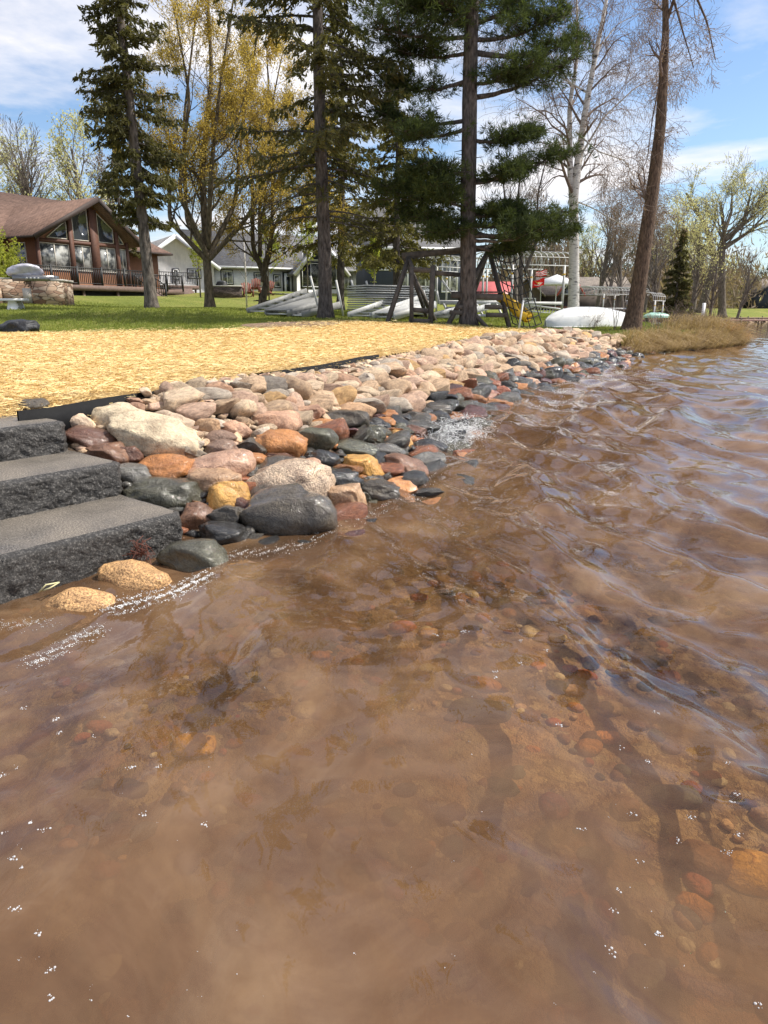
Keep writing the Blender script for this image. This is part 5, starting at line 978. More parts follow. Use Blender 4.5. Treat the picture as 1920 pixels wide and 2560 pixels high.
# deck with railing and stairs
mb = MB(); mb.box(-4, 6.9, -1.9, -.17, fl-.30, fl); mb.box(-4, -.03, -.17, 2.9, fl-.30, fl); mb.box(6.9, 12.6, 1.1, 3.1, fl-.30, fl)
for x in (-3.5, -1, 1.5, 4, 6.6): mb.box(x, x+.14, -1.75, -1.6, gz-.2, fl-.3)
mb.build('deck', M['deckwood'], bh)
mb = MB(); mb.box(-4, 6.8, -1.5, -1.44, gz-.3, fl-.3); mb.build('deck_skirt', M['black'], bh)
railing(bh, [(-4, -1.85, fl), (6.3, -1.85, fl)]); railing(bh, [(6.3, -1.85, fl), (7.9, -1.85, gz+.05)], sp_=.2); railing(bh, [(8.9, .9, gz+.05), (7.9, 1.1, fl)], sp_=.2); railing(bh, [(7.9, 1.1, fl), (12.5, 1.1, fl)])
mb = MB()
for k in range(5): mb.box(6.95, 8.7, -1.7+.0+k*.34, -1.36+k*.34+.04, gz-.3, gz+.02+.18*k)
mb.build('stairs', M['deckwood'], bh)
# second deck farther right
A2 = at(388, 742, 57.); 
dk = empty('timber_deck', (A2[0], A2[1], float(H(A2[0], A2[1]))), R(38), 'raised timber deck with black railing left of the large maple trunk', 'deck')
mb = MB(); mb.box(0, 3.6, 0, 3, .55, .85); [mb.box(x, x+.12, .1, .22, -.2, .55) for x in (.1, 1.7, 3.3)]; mb.build('platform', M['deckwood'], dk); railing(dk, [(0, .05, .85), (3.5, .05, .85)]); railing(dk, [(.05, .05, .85), (.05, 3, .85)])
mb = MB(); [mb.box(1.2, 2.9, -.3*k-.3, -.3*k, -.2, .62-.2*k) for k in range(3)]; mb.build('stairs', M['deckwood'], dk); 
# --- white house: local x runs to the right and away
B = at(345, 734, 60); wh = empty('white_house', (B[0], B[1], 2.4), R(30), 'long white house with grey shingle roof and a glazed entrance gable', 'house')
# local frame: x right-away, y back
def LX(px, Y=None):   # local x where the view ray of pixel column px meets the front wall plane y=0
    a = (px-960)/F; r = ray(px, 740); dx_, dy_ = r[0], r[1]; c, s = math.cos(R(30)), math.sin(R(30))
    # B + x*(c,s) = t*(dx,dy)
    M_ = np.array([[c, -dx_], [s, -dy_]]); return float(np.linalg.solve(M_, -np.array([B[0], B[1]]))[0])
def ZP(px, py):       # height above the house base of a pixel on the front wall plane
    x = LX(px); c, s = math.cos(R(30)), math.sin(R(30)); Yw_ = B[1]+x*s; return float(at(px, py, Yw_)[2])-2.4
xa, xb, xc, xd, xe, xf = LX(386), LX(538), LX(732), LX(790), LX(842), LX(960)
eh = ZP(538, 663); eh2 = ZP(735, 674); eh = (eh+eh2)/2
zb = -.6
mb = MB(); mb.box(xb, xc, 0, 12, zb, eh); mb.box(xe, xf, .0, 12, zb, eh); mb.build('wall', M['white_lap'], wh)
# left gable end block
gx0, gx1 = LX(386)-1.2, LX(536); gp = ZP(424, 590)
mb = MB(); mb.prism([(gx0, zb), (gx1, zb), (gx1, eh+.1), ((gx0+gx1)/2, gp), (gx0, eh+.1)], -.3, 11); mb.build('gable_wall', M['white_bb'], wh)
gm_ = (gx0+gx1)/2
roofslab(wh, 'roof', [(gx0-.4, -.7, eh-.15), (gx0-.4, 12, eh-.15), (gm_, 12, gp+.12), (gm_, -.7, gp+.12)][::-1], .2, 'roof_grey'); roofslab(wh, 'roof', [(gm_, -.7, gp+.12), (gm_, 12, gp+.12), (gx1+.4, 12, eh-.15), (gx1+.4, -.7, eh-.15)][::-1], .2, 'roof_grey')
rz_ = ZP(640, 598); roofslab(wh, 'roof', [(xb+.3, -.5, eh), (xf+.5, -.5, eh), (xf+.5, 7, rz_+1.2), (xb-1, 7, rz_+1.2)], .2, 'roof_grey')
mb = MB(); mb.box(xb+.2, xc-.2, -.62, -.5, eh-.14, eh+.02); mb.build('gutter', M['white'], wh); mb = MB(); mb.box(xe+.4, xf+.5, -.62, -.5, eh-.14, eh+.02); mb.build('gutter', M['white'], wh)
# entrance gable
ep = ZP(790, 600); xm = (xc+xe)/2+.1
mb = MB(); mb.prism([(xc, zb), (xe, zb), (xe, eh-.2), (xm, ep-.25), (xc, eh-.2)], -1.0, 7); mb.build('gable_wall', M['white_bb'], wh)
roofslab(wh, 'roof', [(xc-.5, -1.6, eh-.45), (xc-.5, 7, eh-.45), (xm, 7, ep), (xm, -1.6, ep)][::-1], .2, 'roof_grey'); roofslab(wh, 'roof', [(xm, -1.6, ep), (xm, 7, ep), (xe+.5, 7, eh-.45), (xe+.5, -1.6, eh-.45)][::-1], .2, 'roof_grey')
for p0_, p1_ in (((xc-.5, -1.64, eh-.6), (xm, -1.64, ep-.13)), ((xe+.5, -1.64, eh-.6), (xm, -1.64, ep-.13)), ((gx0-.4, -.74, eh-.28), (gm_, -.74, gp)), ((gx1+.4, -.74, eh-.28), (gm_, -.74, gp))): mb = MB(); mb.beam(p0_, p1_, .08, .3); mb.build('fascia', M['white'], wh)
wz0, wz1 = .75, 2.65
for a, b in ((xc+.55, xm-.12), (xm+.12, xe-.55)): window(wh, a, b, wz0, wz1, -1.0, 2, 'white', 'glassc', .06)
k_ = (ep-eh)/(xm-xc); 
polywin(wh, [(xc+.6, wz1+.35), (xm-.12, wz1+.35), (xm-.12, ep-1.1), (xc+.6, wz1+.9)], -1.01, 'white'); polywin(wh, [(xm+.12, wz1+.35), (xe-.6, wz1+.35), (xe-.6, wz1+.9), (xm+.12, ep-1.1)], -1.01, 'white')
mb = MB(); mb.box(xc+.35, xe-.35, -1.02, -1.003, wz0-.2, wz1+.2); mb.build('trim', M['black'], wh)
# door and windows on the white walls
d0, d1 = LX(711), LX(730); dd = MB(); dd.box(d0, d1, -.08, -.01, 0, ZP(720, 683)); do = dd.build('door', M['white'], wh); p = MB(); w4 = (d1-d0)*.28; p.box(d0+w4, d1-w4, -.10, -.081, .35, ZP(720, 692)); p.build('pane', M['glass'], do)
mb = MB(); zt = ZP(720, 683); mb.box(d0-.12, d0, -.1, -.004, 0, zt+.12); mb.box(d1, d1+.12, -.1, -.004, 0, zt+.12); mb.box(d0, d1, -.1, -.004, zt, zt+.12); mb.build('door_trim', M['black'], wh)
def bwin(px0, px1, py0, py1, y=0, split=2):
    a, b = LX(px0), LX(px1); z1, z0 = ZP((px0+px1)/2, py0), ZP((px0+px1)/2, py1); mb = MB(); mb.box(a-.13, b+.13, y-.03, y-.003, z0-.13, z1+.13); mb.build('window_trim', M['black'], wh); window(wh, a, b, z0, z1, y-.03, split, 'white', 'glassc', .05)
bwin(558, 582, 678, 708); bwin(688, 700, 690, 716, 0, 1); bwin(436, 446, 676, 695, -.3, 1); bwin(473, 500, 676, 693, -.3, 2); bwin(388, 398, 678, 692, -.3, 1); bwin(862, 878, 690, 722, 0, 2); bwin(896, 916, 690, 722, 0, 2); bwin(640, 655, 685, 715, 0, 1)
# --- dark slate house behind the swing frame
C_ = at(935, 745, 58); dh = empty('slate_house', (C_[0], C_[1], float(H(C_[0], C_[1]))-.3), R(12), 'dark slate sided house with grey roof behind the swing frame', 'house')
mb = MB(); mb.box(0, 7.2, 0, 8, -.3, 4.0); mb.build('wall', M['navy'], dh); roofslab(dh, 'roof', [(-2.2, -.6, 3.95), (7.7, -.6, 3.95), (7.2, 6, 7.6), (-2.2, 6, 7.6)], .2, 'roof_grey')
mb = MB(); mb.box(-2.2, 7.7, -.72, -.6, 3.75, 3.97); mb.build('gutter', M['white'], dh)
for x0, x1, z0, z1, s_ in ((.45, 1.1, 2.4, 3.0, 1), (2.0, 2.6, .9, 3.1, 1), (3.3, 4.9, .9, 3.1, 2), (5.5, 6.6, .8, 3.1, 2)): window(dh, x0, x1, z0, z1, 0, s_, 'white', 'glassc', .12)
# --- small red roofed house
Dp = at(1192, 752, 75); rh = empty('red_roofed_house', (Dp[0], Dp[1], float(H(Dp[0], Dp[1]))-.3), R(5), 'low house with a pinkish red metal roof seen through the play set', 'house')
mb = MB(); mb.box(0, 4.2, 0, 5, -.5, 1.55); mb.build('wall', M['beige'], rh); roofslab(rh, 'roof', [(-.4, -.5, 1.5), (4.6, -.5, 1.5), (4.0, 2.5, 2.85), (.2, 2.5, 2.85)], .15, 'roof_red'); window(rh, 1, 2.0, .5, 1.2, 0, 2, 'white')
# --- brown gabled cottage behind the flags
E_ = at(1308, 768, 66); ch = empty('cottage', (E_[0], E_[1], float(H(E_[0], E_[1]))-.3), R(-8), 'grey brown cottage with a glazed gable and taupe roof behind the flags', 'cottage')
mb = MB(); mb.box(0, 9.0, 0, 7, -.3, 1.75); mb.prism([(-1.2, -.3), (1.4, -.3), (1.4, 1.7), (.1, 2.75), (-1.2, 1.7)], -1.2, 6); mb.build('wall', M['brown_side'], ch)
roofslab(ch, 'roof', [(1.2, -.8, 1.6), (9.4, -.8, 1.6), (9.2, 4, 3.2), (1.2, 4, 3.2)], .15, 'roof_taupe'); roofslab(ch, 'roof', [(.1, -1.6, 2.95), (.1, 6, 2.95), (1.8, 6, 1.5), (1.8, -1.6, 1.5)][::-1], .15, 'roof_taupe'); roofslab(ch, 'roof', [(-1.6, -1.6, 1.5), (-1.6, 6, 1.5), (.1, 6, 2.95), (.1, -1.6, 2.95)][::-1], .15, 'roof_taupe')
mb = MB(); mb.prism([(2.9, 1.5), (4.9, 1.5), (3.9, 3.1)], -1.3, 3); mb.build('gable_wall', M['brown_side'], ch)
for xx in (2.7, 5.1): mb = MB(); mb.beam((xx, -1.36, 1.45), (3.9, -1.36, 3.25), .08, .14); mb.build('fascia', M['roof_red'], ch)
polywin(ch, [(3.3, 1.6), (4.5, 1.6), (4.5, 2.0), (3.9, 2.8), (3.3, 2.0)], -1.31, 'white', 'glass', .08); window(ch, .0, .9, .6, 1.2, -1.2, 1, 'white', 'glassc', .1); mb = MB(); mb.box(2.2, 4.6, -1.1, -1.0, .1, .6); mb.build('railing', M['wood_red'], ch)
# patio umbrella by the cottage
u_ = at(1388, 765, 58); um = empty('patio_umbrella', (u_[0], u_[1], float(H(u_[0], u_[1]))), 0, 'open white patio umbrella in front of the cottage gable', 'umbrella'); mb = MB(); mb.bar((0, 0, 0), (0, 0, 2.5), .04, k=8); mb.build('pole', M['white'], um)
mb = MB(); n = 10; rg = [(1.6*math.cos(i*2*math.pi/n), 1.6*math.sin(i*2*math.pi/n), 2.15) for i in range(n)]; mb.add([(0, 0, 2.75)]+rg+[(x*.98, y*.98, z-.18) for x, y, z in rg], [(0, 1+i, 1+(i+1) % n) for i in range(n)]+[(1+i, 1+n+i, 1+n+(i+1) % n, 1+(i+1) % n) for i in range(n)]); mb.build('canopy', M['white'], um)
# --- far shore houses at the right edge
for px_, Y_, w_, rf, wm, lab, nm in ((1700, 128, 9, 'roof_red', 'brown_side', 'far house with a red roof across the bay, left of the dark one', 'far_house'), (1890, 118, 8, 'roof_taupe', 'navy', 'far dark grey house at the right edge of the picture', 'far_house'), (1775, 132, 8, 'roof_red', 'beige', 'far cottage with a red roof across the bay between the willows', 'far_house')):
    p_ = at(px_, 775, Y_); h_ = empty(nm, (p_[0], p_[1], float(H(p_[0], p_[1]))), 0, lab, 'house', 'houses across the bay'); mb = MB(); mb.box(0, w_, 0, 6, -.5, 2.8); mb.prism([(0, 2.8), (w_, 2.8), (w_/2, 4.6)], .3, 5.7); mb.build('wall', M[wm], h_)
    roofslab(h_, 'roof', [(-.4, -.5, 2.6), (-.4, 6.5, 2.6), (w_/2, 6.5, 4.9), (w_/2, -.5, 4.9)][::-1], .15, rf); roofslab(h_, 'roof', [(w_/2, -.5, 4.9), (w_/2, 6.5, 4.9), (w_+.4, 6.5, 2.6), (w_+.4, -.5, 2.6)][::-1], .15, rf); window(h_, 2, 3.4, .9, 2, 0, 2, 'white')
# ------------------------------------------------------------ yard things
def gp(px, Y, py=775):
    p = at(px, py, Y); p[2] = float(H(p[0], p[1])); return p
# stone grill island
m, t, bs = newmat('ledge_stone'); tc = N(t, 'ShaderNodeTexCoord'); mp = N(t, 'ShaderNodeMapping'); mp.inputs['Scale'].default_value = (1, 1, 2.6); t.links.new(tc.outputs['Object'], mp.inputs[0]); v = N(t, 'ShaderNodeTexVoronoi'); v.inputs['Scale'].default_value = 3.2; t.links.new(mp.outputs[0], v.inputs['Vector'])
sx = N(t, 'ShaderNodeSeparateXYZ'); t.links.new(v.outputs['Color'], sx.inputs[0]); r = ramp(t, sx.outputs[0], [(0, (.22, .12, .08)), (.5, (.42, .29, .2)), (1, (.52, .42, .33))]); v2 = N(t, 'ShaderNodeTexVoronoi', feature='DISTANCE_TO_EDGE'); v2.inputs['Scale'].default_value = 3.2; t.links.new(mp.outputs[0], v2.inputs['Vector'])
re = ramp(t, v2.outputs['Distance'], [(0, (.25, .25, .25)), (.05, (1, 1, 1))]); c = mixc(t, 1, r.outputs[0], re.outputs[0], 'MULTIPLY'); t.links.new(c.outputs[0], bs.inputs['Base Color']); bs.inputs['Roughness'].default_value = .85; bump(t, re.outputs[0], bs, .8, .03); M['ledge'] = m
M['steel'] = simple('brushed_steel', (.30, .30, .31), (.2, .2, .21), 4, .35, 0, metal=.7); M['silver_cloth'] = simple('silver_cover_cloth', (.62, .60, .66), (.42, .40, .46), 5, .35, .6, .04, metal=.2); M['concrete'] = simple('pale_concrete', (.55, .52, .47), (.45, .42, .38), 8, .8, .2)
p = gp(10, 27); gi = empty('grill_island', p, R(8), 'stone faced outdoor kitchen island on the lawn at the left edge', 'grill island')
mb = MB(); mb.box(-1.5, 1.08, 0, 1.3, -.1, .86); mb.box(1.08, 2.12, -.1, 1.3, -.1, .80); mb.box(-1.5, .05, -.9, 0, -.1, .55); mb.build('stone_base', M['ledge'], gi)
mb = MB(); mb.box(-1.6, .35, -.05, 1.35, .865, .92); mb.box(1.75, 2.16, -.14, 1.35, .805, .87); mb.build('counter', M['concrete'], gi)
mb = MB(); mb.box(.72, 1.02, -.03, -.004, .06, .56); mb.build('cabinet_door', M['frame_tan'], gi)
g = empty('grill', p+np.array([.95, .45, .0]), R(8), 'grill half wrapped in a shiny silver cover on the stone island', 'grill'); mb = MB(); mb.box(-.55, .85, -.42, .3, .80, 1.0); mb.build('body', M['steel'], g)
mb = MB(); [mb.bar((-.05+.13*k, -.45, .9), (-.05+.13*k, -.42, .9), .035, k=10) for k in range(4)]; mb.build('knobs', M['alu'], g)
V, f = stone_shape(77, 4, .2, .10); V = V*np.array([.62, .42, .27])+np.array([-.15, -.05, 1.14]); mb = MB(); mb.add(V, f); mb.build('cover', M['silver_cloth'], g, True)
p2 = gp(8, 24); be = empty('white_bench', p2, R(5), 'low white plastic lounger end in front of the stone island at the left edge', 'bench'); mb = MB(); mb.box(-1.2, .62, 0, .6, .26, .34); mb.build('seat', M['white'], be); [MB().prism([(.10, -.02), (.48, -.02), (.4, .26), (.18, .26)], yy, yy+.08).build('leg', M['white'], be) for yy in (.02, .5)]
# black bundle on the lawn
m = simple('black_tarp', (.02, .022, .028), (.012, .012, .016), 6, .55, .9, .06); M['tarp'] = m
V, f = stone_shape(88, 4, .35, .13); r_ = np.sin(V[:, 0]*9+V[:, 1]*5)*.05; V = V*(1+r_[:, None]); V = V*np.array([.40, .3, .17]); V[:, 2] = np.maximum(V[:, 2]+.13-.06*V[:, 0], -.02); p = gp(42, 14.9); o = MB().add(V, f).build('black_bag', m, smooth=True); o.location = p; tag(o, 'crumpled black tarp bundle lying at the edge of the straw on the left', 'bag')
# --- play set
Y0 = 21.5; P = lambda px, py, dy=0: at(px, py, Y0+dy)
b = gp(1075, Y0); ps = empty('swing_set', b, 0, 'weathered grey timber swing and play frame around the pine trunk', 'play set')
def q_(px, py, dy=0): return P(px, py, dy)-b
def floor_(px, dy): p = P(px, 800, dy); return np.array([p[0], p[1], float(H(p[0], p[1]))-.03])-b
def beam(name, pts, wd=.09, hd=.09, m_='timber'):
    mb = MB(); [mb.beam(a, c_, wd, hd) for a, c_ in pts]; return mb.build(name, M[m_], ps)
beam('top_beam', [(q_(1005, 640), q_(1300, 612, .9))], .09, .17)
beam('leg', [(q_(1022, 644, -.1), floor_(967, -1.0))], .1, .1); beam('leg', [(q_(1010, 642, .1), floor_(1090, 1.2))], .1, .1)
beam('leg', [(q_(1224, 622, .3), floor_(1118, -.8))], .1, .1); beam('leg', [(q_(1222, 624, .5), floor_(1276, -.6))], .1, .1); beam('leg', [(q_(1222, 622, .6), floor_(1160, 2.0))], .09, .09); beam('leg', [(q_(1140, 735, -.2), floor_(1222, -.9))], .09, .09)
beam('ladder_frame', [(q_(1029, 672, -.7), floor_(1029, -.8)), (q_(1083, 664, -.7), floor_(1076, -.8)), (q_(1024, 674, -.7), q_(1086, 676, -.7)), (q_(1026, 774, -.75), q_(1078, 778, -.75)), (floor_(1022, -.8)+np.array([0, 0, .12]), floor_(1080, -.8)+np.array([0, 0, .12]))], .10, .13)
beam('brace', [(q_(1020, 645, 0), q_(1034, 676, -.7)), (q_(1088, 682, -.6), q_(1160, 688, .2)), (q_(1032, 690, -.6), q_(1066, 790, .6))], .07, .12)
beam('platform', [(q_(1128, 738, -.5), q_(1258, 744, -.5)), (q_(1128, 738, .7), q_(1258, 742, .7))], .09, .16)
mb = MB(); [mb.beam(q_(x, 739, -.5)+np.array([0, 0, .09]), q_(x, 738, .7)+np.array([0, 0, .09]), .13, .04) for x in range(1133, 1256, 12)]; mb.build('platform_boards', M['timber'], ps)
for (x0, x1, y0) in ((1138, 1158, 768), (1212, 1255, 767), (1124, 1156, 781), (1215, 1268, 787)): beam('rung', [(q_(x0, y0, -.6), q_(x1, y0+1, -.6))], .12, .12)
# cargo net
mb = MB(); n1, n2 = 6, 9
def netp(u, v): return q_(1232+u*62+v*(50+u*10), 622+v*186-10*u*0+5*math.sin(u*3.1)*(1-v)+10*math.sin(u*3.14), -.4+.5*u-.3*v)
for i in range(n1):
    u = i/(n1-1); pts = [netp(u, v) for v in np.linspace(0, 1, 14)]; mb.tube(pts, .016, 5)
for j in range(n2+1):
    v = j/n2; pts = [netp(u, v) for u in np.linspace(0, 1, 10)]; mb.tube(pts, .016, 5)
mb.build('cargo_net', M['rope'], ps)
# hooks under the beam
mb = MB(); [mb.bar(q_(x, 648-(x-1005)*.095), q_(x, 655-(x-1005)*.095), .02, .012, 6) for x in (1045, 1062, 1088, 1105, 1127, 1150)]; mb.build('swing_hooks', M['black'], ps)
# yellow slide
c_ = [q_(1243, 752, .0), q_(1270, 768, .0), q_(1288, 785, -.1), q_(1300, 798, -.2), q_(1318, 806, -.3)]; c_ = np.array(c_); ss = np.linspace(0, 4, 24); Cc = np.stack([np.interp(ss, range(5), c_[:, i]) for i in range(3)], 1)
for _ in range(3): Cc[1:-1] = (Cc[:-2]+2*Cc[1:-1]+Cc[2:])/4
prof = [(-.30, .26), (-.26, .05), (-.2, 0), (.2, 0), (.26, .05), (.30, .26), (.25, .26), (.20, .06), (0, .04), (-.20, .06), (-.25, .26)]; mb = MB(); T = unit(np.gradient(Cc, axis=0)); V = []
for c0, t0 in zip(Cc, T):
    s_ = unit(np.cross(t0, [0, 0, 1.])); u_ = np.cross(s_, t0); V += [c0+s_*a+u_*bb for a, bb in prof]
k = len(prof); mb.add(V, [(i*k+j, i*k+(j+1) % k, (i+1)*k+(j+1) % k, (i+1)*k+j) for i in range(23) for j in range(k)]); mb.build('slide', M['yellow'], ps, True)
# white post beside the net
p = gp(1298, 20.6); o = MB().beam((0, 0, -.1), (.10, 0, .78), .09, .04).build('white_post', M['white']); o.location = p; tag(o, 'slightly tilted white post at the edge of the straw beside the slide', 'post')
# --- stacked dock sections
p = gp(917, 24.4); L1, W1 = 2.5, 1.25; first = None; ORD = ['thirteenth', 'twelfth', 'eleventh', 'tenth', 'ninth', 'eighth', 'seventh', 'sixth', 'fifth', 'fourth', 'third', 'second', 'topmost']
for k in range(13):
    if first is None:
        mb = MB(); mb.box(0, L1, 0, .05, 0, .042); mb.box(0, L1, W1-.05, W1, 0, .042); mb.box(0, .05, .05, W1-.05, 0, .042); mb.box(L1-.05, L1, .05, W1-.05, 0, .042); o = mb.build('dock_section', M['alu']); first = o
        MB().box(.052, L1-.052, .052, W1-.052, .008, .03).build('decking', M['black'], o)  # boards coloured black to paint in the shade of the gaps between sections
    else: o = copy_tree(first)
    o.location = (p[0]+.02*math.sin(k*2.1), p[1]+.02*math.cos(k*3.3), p[2]+.10+.074*k); o.rotation_euler = (0, 0, R(33)); tag(o, 'topmost grey dock section of the tall flat stack' if k == 12 else ('bottom grey dock section of the tall flat stack' if k == 0 else 'grey metal dock section, %s from the top of the tall flat stack' % ORD[k]), 'dock section', 'dock sections stacked flat')
o = MB().box(.1, .3, 0, W1, -.1, .09).box(L1-.3, L1-.1, 0, W1, -.1, .09).build('timber_blocks', M['timber']); o.location = p; o.rotation_euler = (0, 0, R(33)); tag(o, 'timber blocks under the tall stack of dock sections', 'blocks')
# leaning dock ramps
def ramp_(A0, A1, wd, lab, n=7, mat='galv', rung='alu', seed=0, deck=False):
    A0 = np.array(A0, float); A1 = np.array(A1, float); d = A1-A0; L = np.linalg.norm(d); t_ = empty('dock_ramp', A0, 0, lab, 'dock ramp', 'dock ramps leaning by the trees'); d /= L; s = unit(np.cross(d, [0, 0, 1.])); u = np.cross(s, d)
    mb = MB(); mb.beam(s*wd/2, s*wd/2+d*L, .05, .20); mb.beam(-s*wd/2, -s*wd/2+d*L, .05, .20); mb.build('rails', M[mat], t_); mb = MB(); [mb.beam(d*L*(k+.3)/n-s*wd/2-u*.03, d*L*(k+.3)/n+s*wd/2-u*.03, .1, .04) for k in range(n)]; mb.build('crossbars', M[rung], t_)
    if deck: mb = MB(); [mb.beam(s*(wd*(.5-(j+.5)/6))+u*.1, s*(wd*(.5-(j+.5)/6))+d*L+u*.1, wd/6-.03, .02) for j in range(6)]; mb.build('decking', M[mat], t_)
    return t_
G_ = lambda px, Y: gp(px, Y)+np.array([0, 0, .1])
ramp_(G_(640, 24.6), at(790, 727, 26.5), 1.0, 'long dock ramp leaning up behind the big spruce, the steepest and farthest left'); ramp_(G_(690, 23.6), at(800, 752, 25.0), 1.1, 'dock ramp lying lower in front of the steepest one left of the big spruce', deck=True); ramp_(G_(735, 23.2), at(830, 762, 24.0), 1.0, 'nearly flat dock ramp at the foot of the big spruce')
ramp_(G_(900, 22.9), at(1030, 742, 25.5), .9, 'bright dock ramp rising from the grass behind the left swing leg', mat='alu'); ramp_(G_(955, 22.6), at(1060, 762, 24.5), .9, 'pale dock ramp lying low behind the ladder frame', mat='alu', deck=True); ramp_(G_(1100, 24.2), at(1200, 765, 25.5), .9, 'pale dock ramp behind the pine trunk', mat='alu')
# dock legs standing up
for i, (x0, y0, x1, y1, Y_, lab) in enumerate(((776, 690, 795, 768, 23.4, 'thin leaning dock leg just left of the big spruce trunk'), (840, 700, 858, 790, 23.8, 'thin leaning dock leg just right of the big spruce trunk'), (878, 700, 884, 727, 25.6, 'short metal pipe standing above the dock stack, leftmost'), (915, 702, 920, 720, 25.9, 'short metal pipe above the middle of the dock stack'), (976, 715, 982, 730, 25.6, 'short metal pipe above the right end of the dock stack'), (1058, 725, 1064, 745, 24.2, 'metal pipe standing behind the ladder frame'), (1092, 727, 1098, 760, 24.6, 'metal pipe between the ladder frame and the pine'), (1105, 700, 1135, 742, 25, 'slanting metal brace left of the pine trunk'))):
    a = at(x0, y0, Y_); c0 = at(x1, y1, Y_); o = MB().bar(a-c0, (0, 0, 0), .035, k=8).build('metal_pipe', M['alu'], smooth=False); o.location = c0; tag(o, lab, 'pipe', 'metal pipes standing among the ramps')
# more pale lift parts behind the play set
t_ = empty('boat_lift', gp(1180, 28), 0, 'aluminium boat lift cradle on the grass behind the play set', 'boat lift'); b0 = np.array(t_.location)
w_ = lambda px, py, Y: at(px, py, Y)-b0
mb = MB(); [mb.beam(w_(a, y_, Y_), w_(b_, y2, Y_), .09, .14) for a, y_, b_, y2, Y_ in ((1100, 757, 1300, 756, 28), (1115, 772, 1290, 768, 27.5), (1125, 792, 1220, 790, 27), (1130, 803, 1330, 803, 26.5), (1150, 740, 1290, 758, 30))]; mb.build('cradle', M['alu'], t_)
mb = MB(); [mb.beam(w_(a, y_, 28), w_(b_, y2, 27.5), .06, .06) for a, y_, b_, y2 in ((1108, 757, 1130, 803), (1190, 757, 1215, 803), (1240, 757, 1262, 803), (1290, 757, 1322, 800), (1322, 800, 1300, 760), (1160, 760, 1150, 803))]; mb.build('struts', M['alu'], t_)
# --- hooped canopy frames of the boat lifts
def canopy(px0, px1, pyt, Y_, nh, lab, Yd=0, H_=.55, wd=2.6, postz=None, legs=True):
    a = at(px0, pyt, Y_); c0 = at(px1, pyt, Y_+Yd); t_ = empty('lift_canopy', (a[0], a[1], float(H(a[0], a[1]))), 0, lab, 'lift canopy', 'hooped canopy frames of boat lifts'); b_ = np.array(t_.location); d = c0-a; d[2] = 0; s = unit(np.cross(unit(d), [0, 0, 1.])); z = a[2]-b_[2]
    mb = MB()
    for k in range(nh+1):
        q = d*k/nh; pts = [q+s*wd/2*math.copysign(min(1, abs(math.cos(th))**.55), math.cos(th))+np.array([0, 0, z-H_+H_*max(math.sin(th), 0)**.55]) for th in np.linspace(0, math.pi, 13)]; mb.tube(pts, .022, 5)
    mb.build('hoops', M['alu'], t_, True); mb = MB()
    for o_ in (-.5, 0, .5): zz = z-H_ if o_ else z; mb.beam(s*wd*o_+np.array([0, 0, zz]), s*wd*o_+d+np.array([0, 0, zz]), .04, .04)
    mb.beam(s*wd*.5+np.array([0, 0, z-H_*.45]), s*wd*.5+d+np.array([0, 0, z-H_*.45]), .03, .03); mb.build('frame', M['alu'], t_)
    mb = MB(); mb2 = MB()
    for f_ in (.16, .84):
        for o_ in (-.5, .5): pp = s*wd*o_+d*f_; pp[2] = 0; mb.beam(pp, pp+np.array([0, 0, z-H_]), .08, .08); mb2.add(ICO[2][0]*.06+pp+np.array([0, 0, z-H_-.32]), ICO[2][1])
    for o_ in (-.5, .5): mb.beam(s*wd*o_+d*.16+np.array([0, 0, .5]), s*wd*o_+d*.84+np.array([0, 0, .5]), .08, .12)
    mb.build('posts', M['alu'], t_); mb2.build('bumpers', M['yellow'], t_, True); return t_
canopy(1010, 1195, 635, 33, 12, 'long hooped lift canopy frame seen behind the left half of the swing beam', Yd=3); canopy(1215, 1400, 629, 30, 13, 'hooped lift canopy frame reaching from the net to the birch', Yd=1.0); canopy(1455, 1592, 716, 56, 16, 'distant hooped lift canopy between the birch and the leaning trunk', Yd=4, wd=2.4); canopy(1600, 1632, 730, 50, 6, 'short hooped lift canopy just right of the leaning trunk', Yd=3, wd=1.8)
# rows of folded dock frames in the distance
p = gp(1310, 44, 775); t_ = empty('dock_row', p, 0, 'long low row of pale dock frames stored in front of the cottage', 'dock'); mb = MB(); e = gp(1500, 46)-p; mb.beam((0, 0, .45), e+np.array([0, 0, .45]), .3, .09); mb.beam((0, 0, .12), e+np.array([0, 0, .12]), .3, .08); mb.build('rails', M['alu'], t_); mb = MB(); [mb.beam(e*k/26+np.array([0, 0, .02]), e*(k+.7)/26+np.array([0, 0, .42]), .05, .05) for k in range(26)]; mb.build('struts', M['alu'], t_)
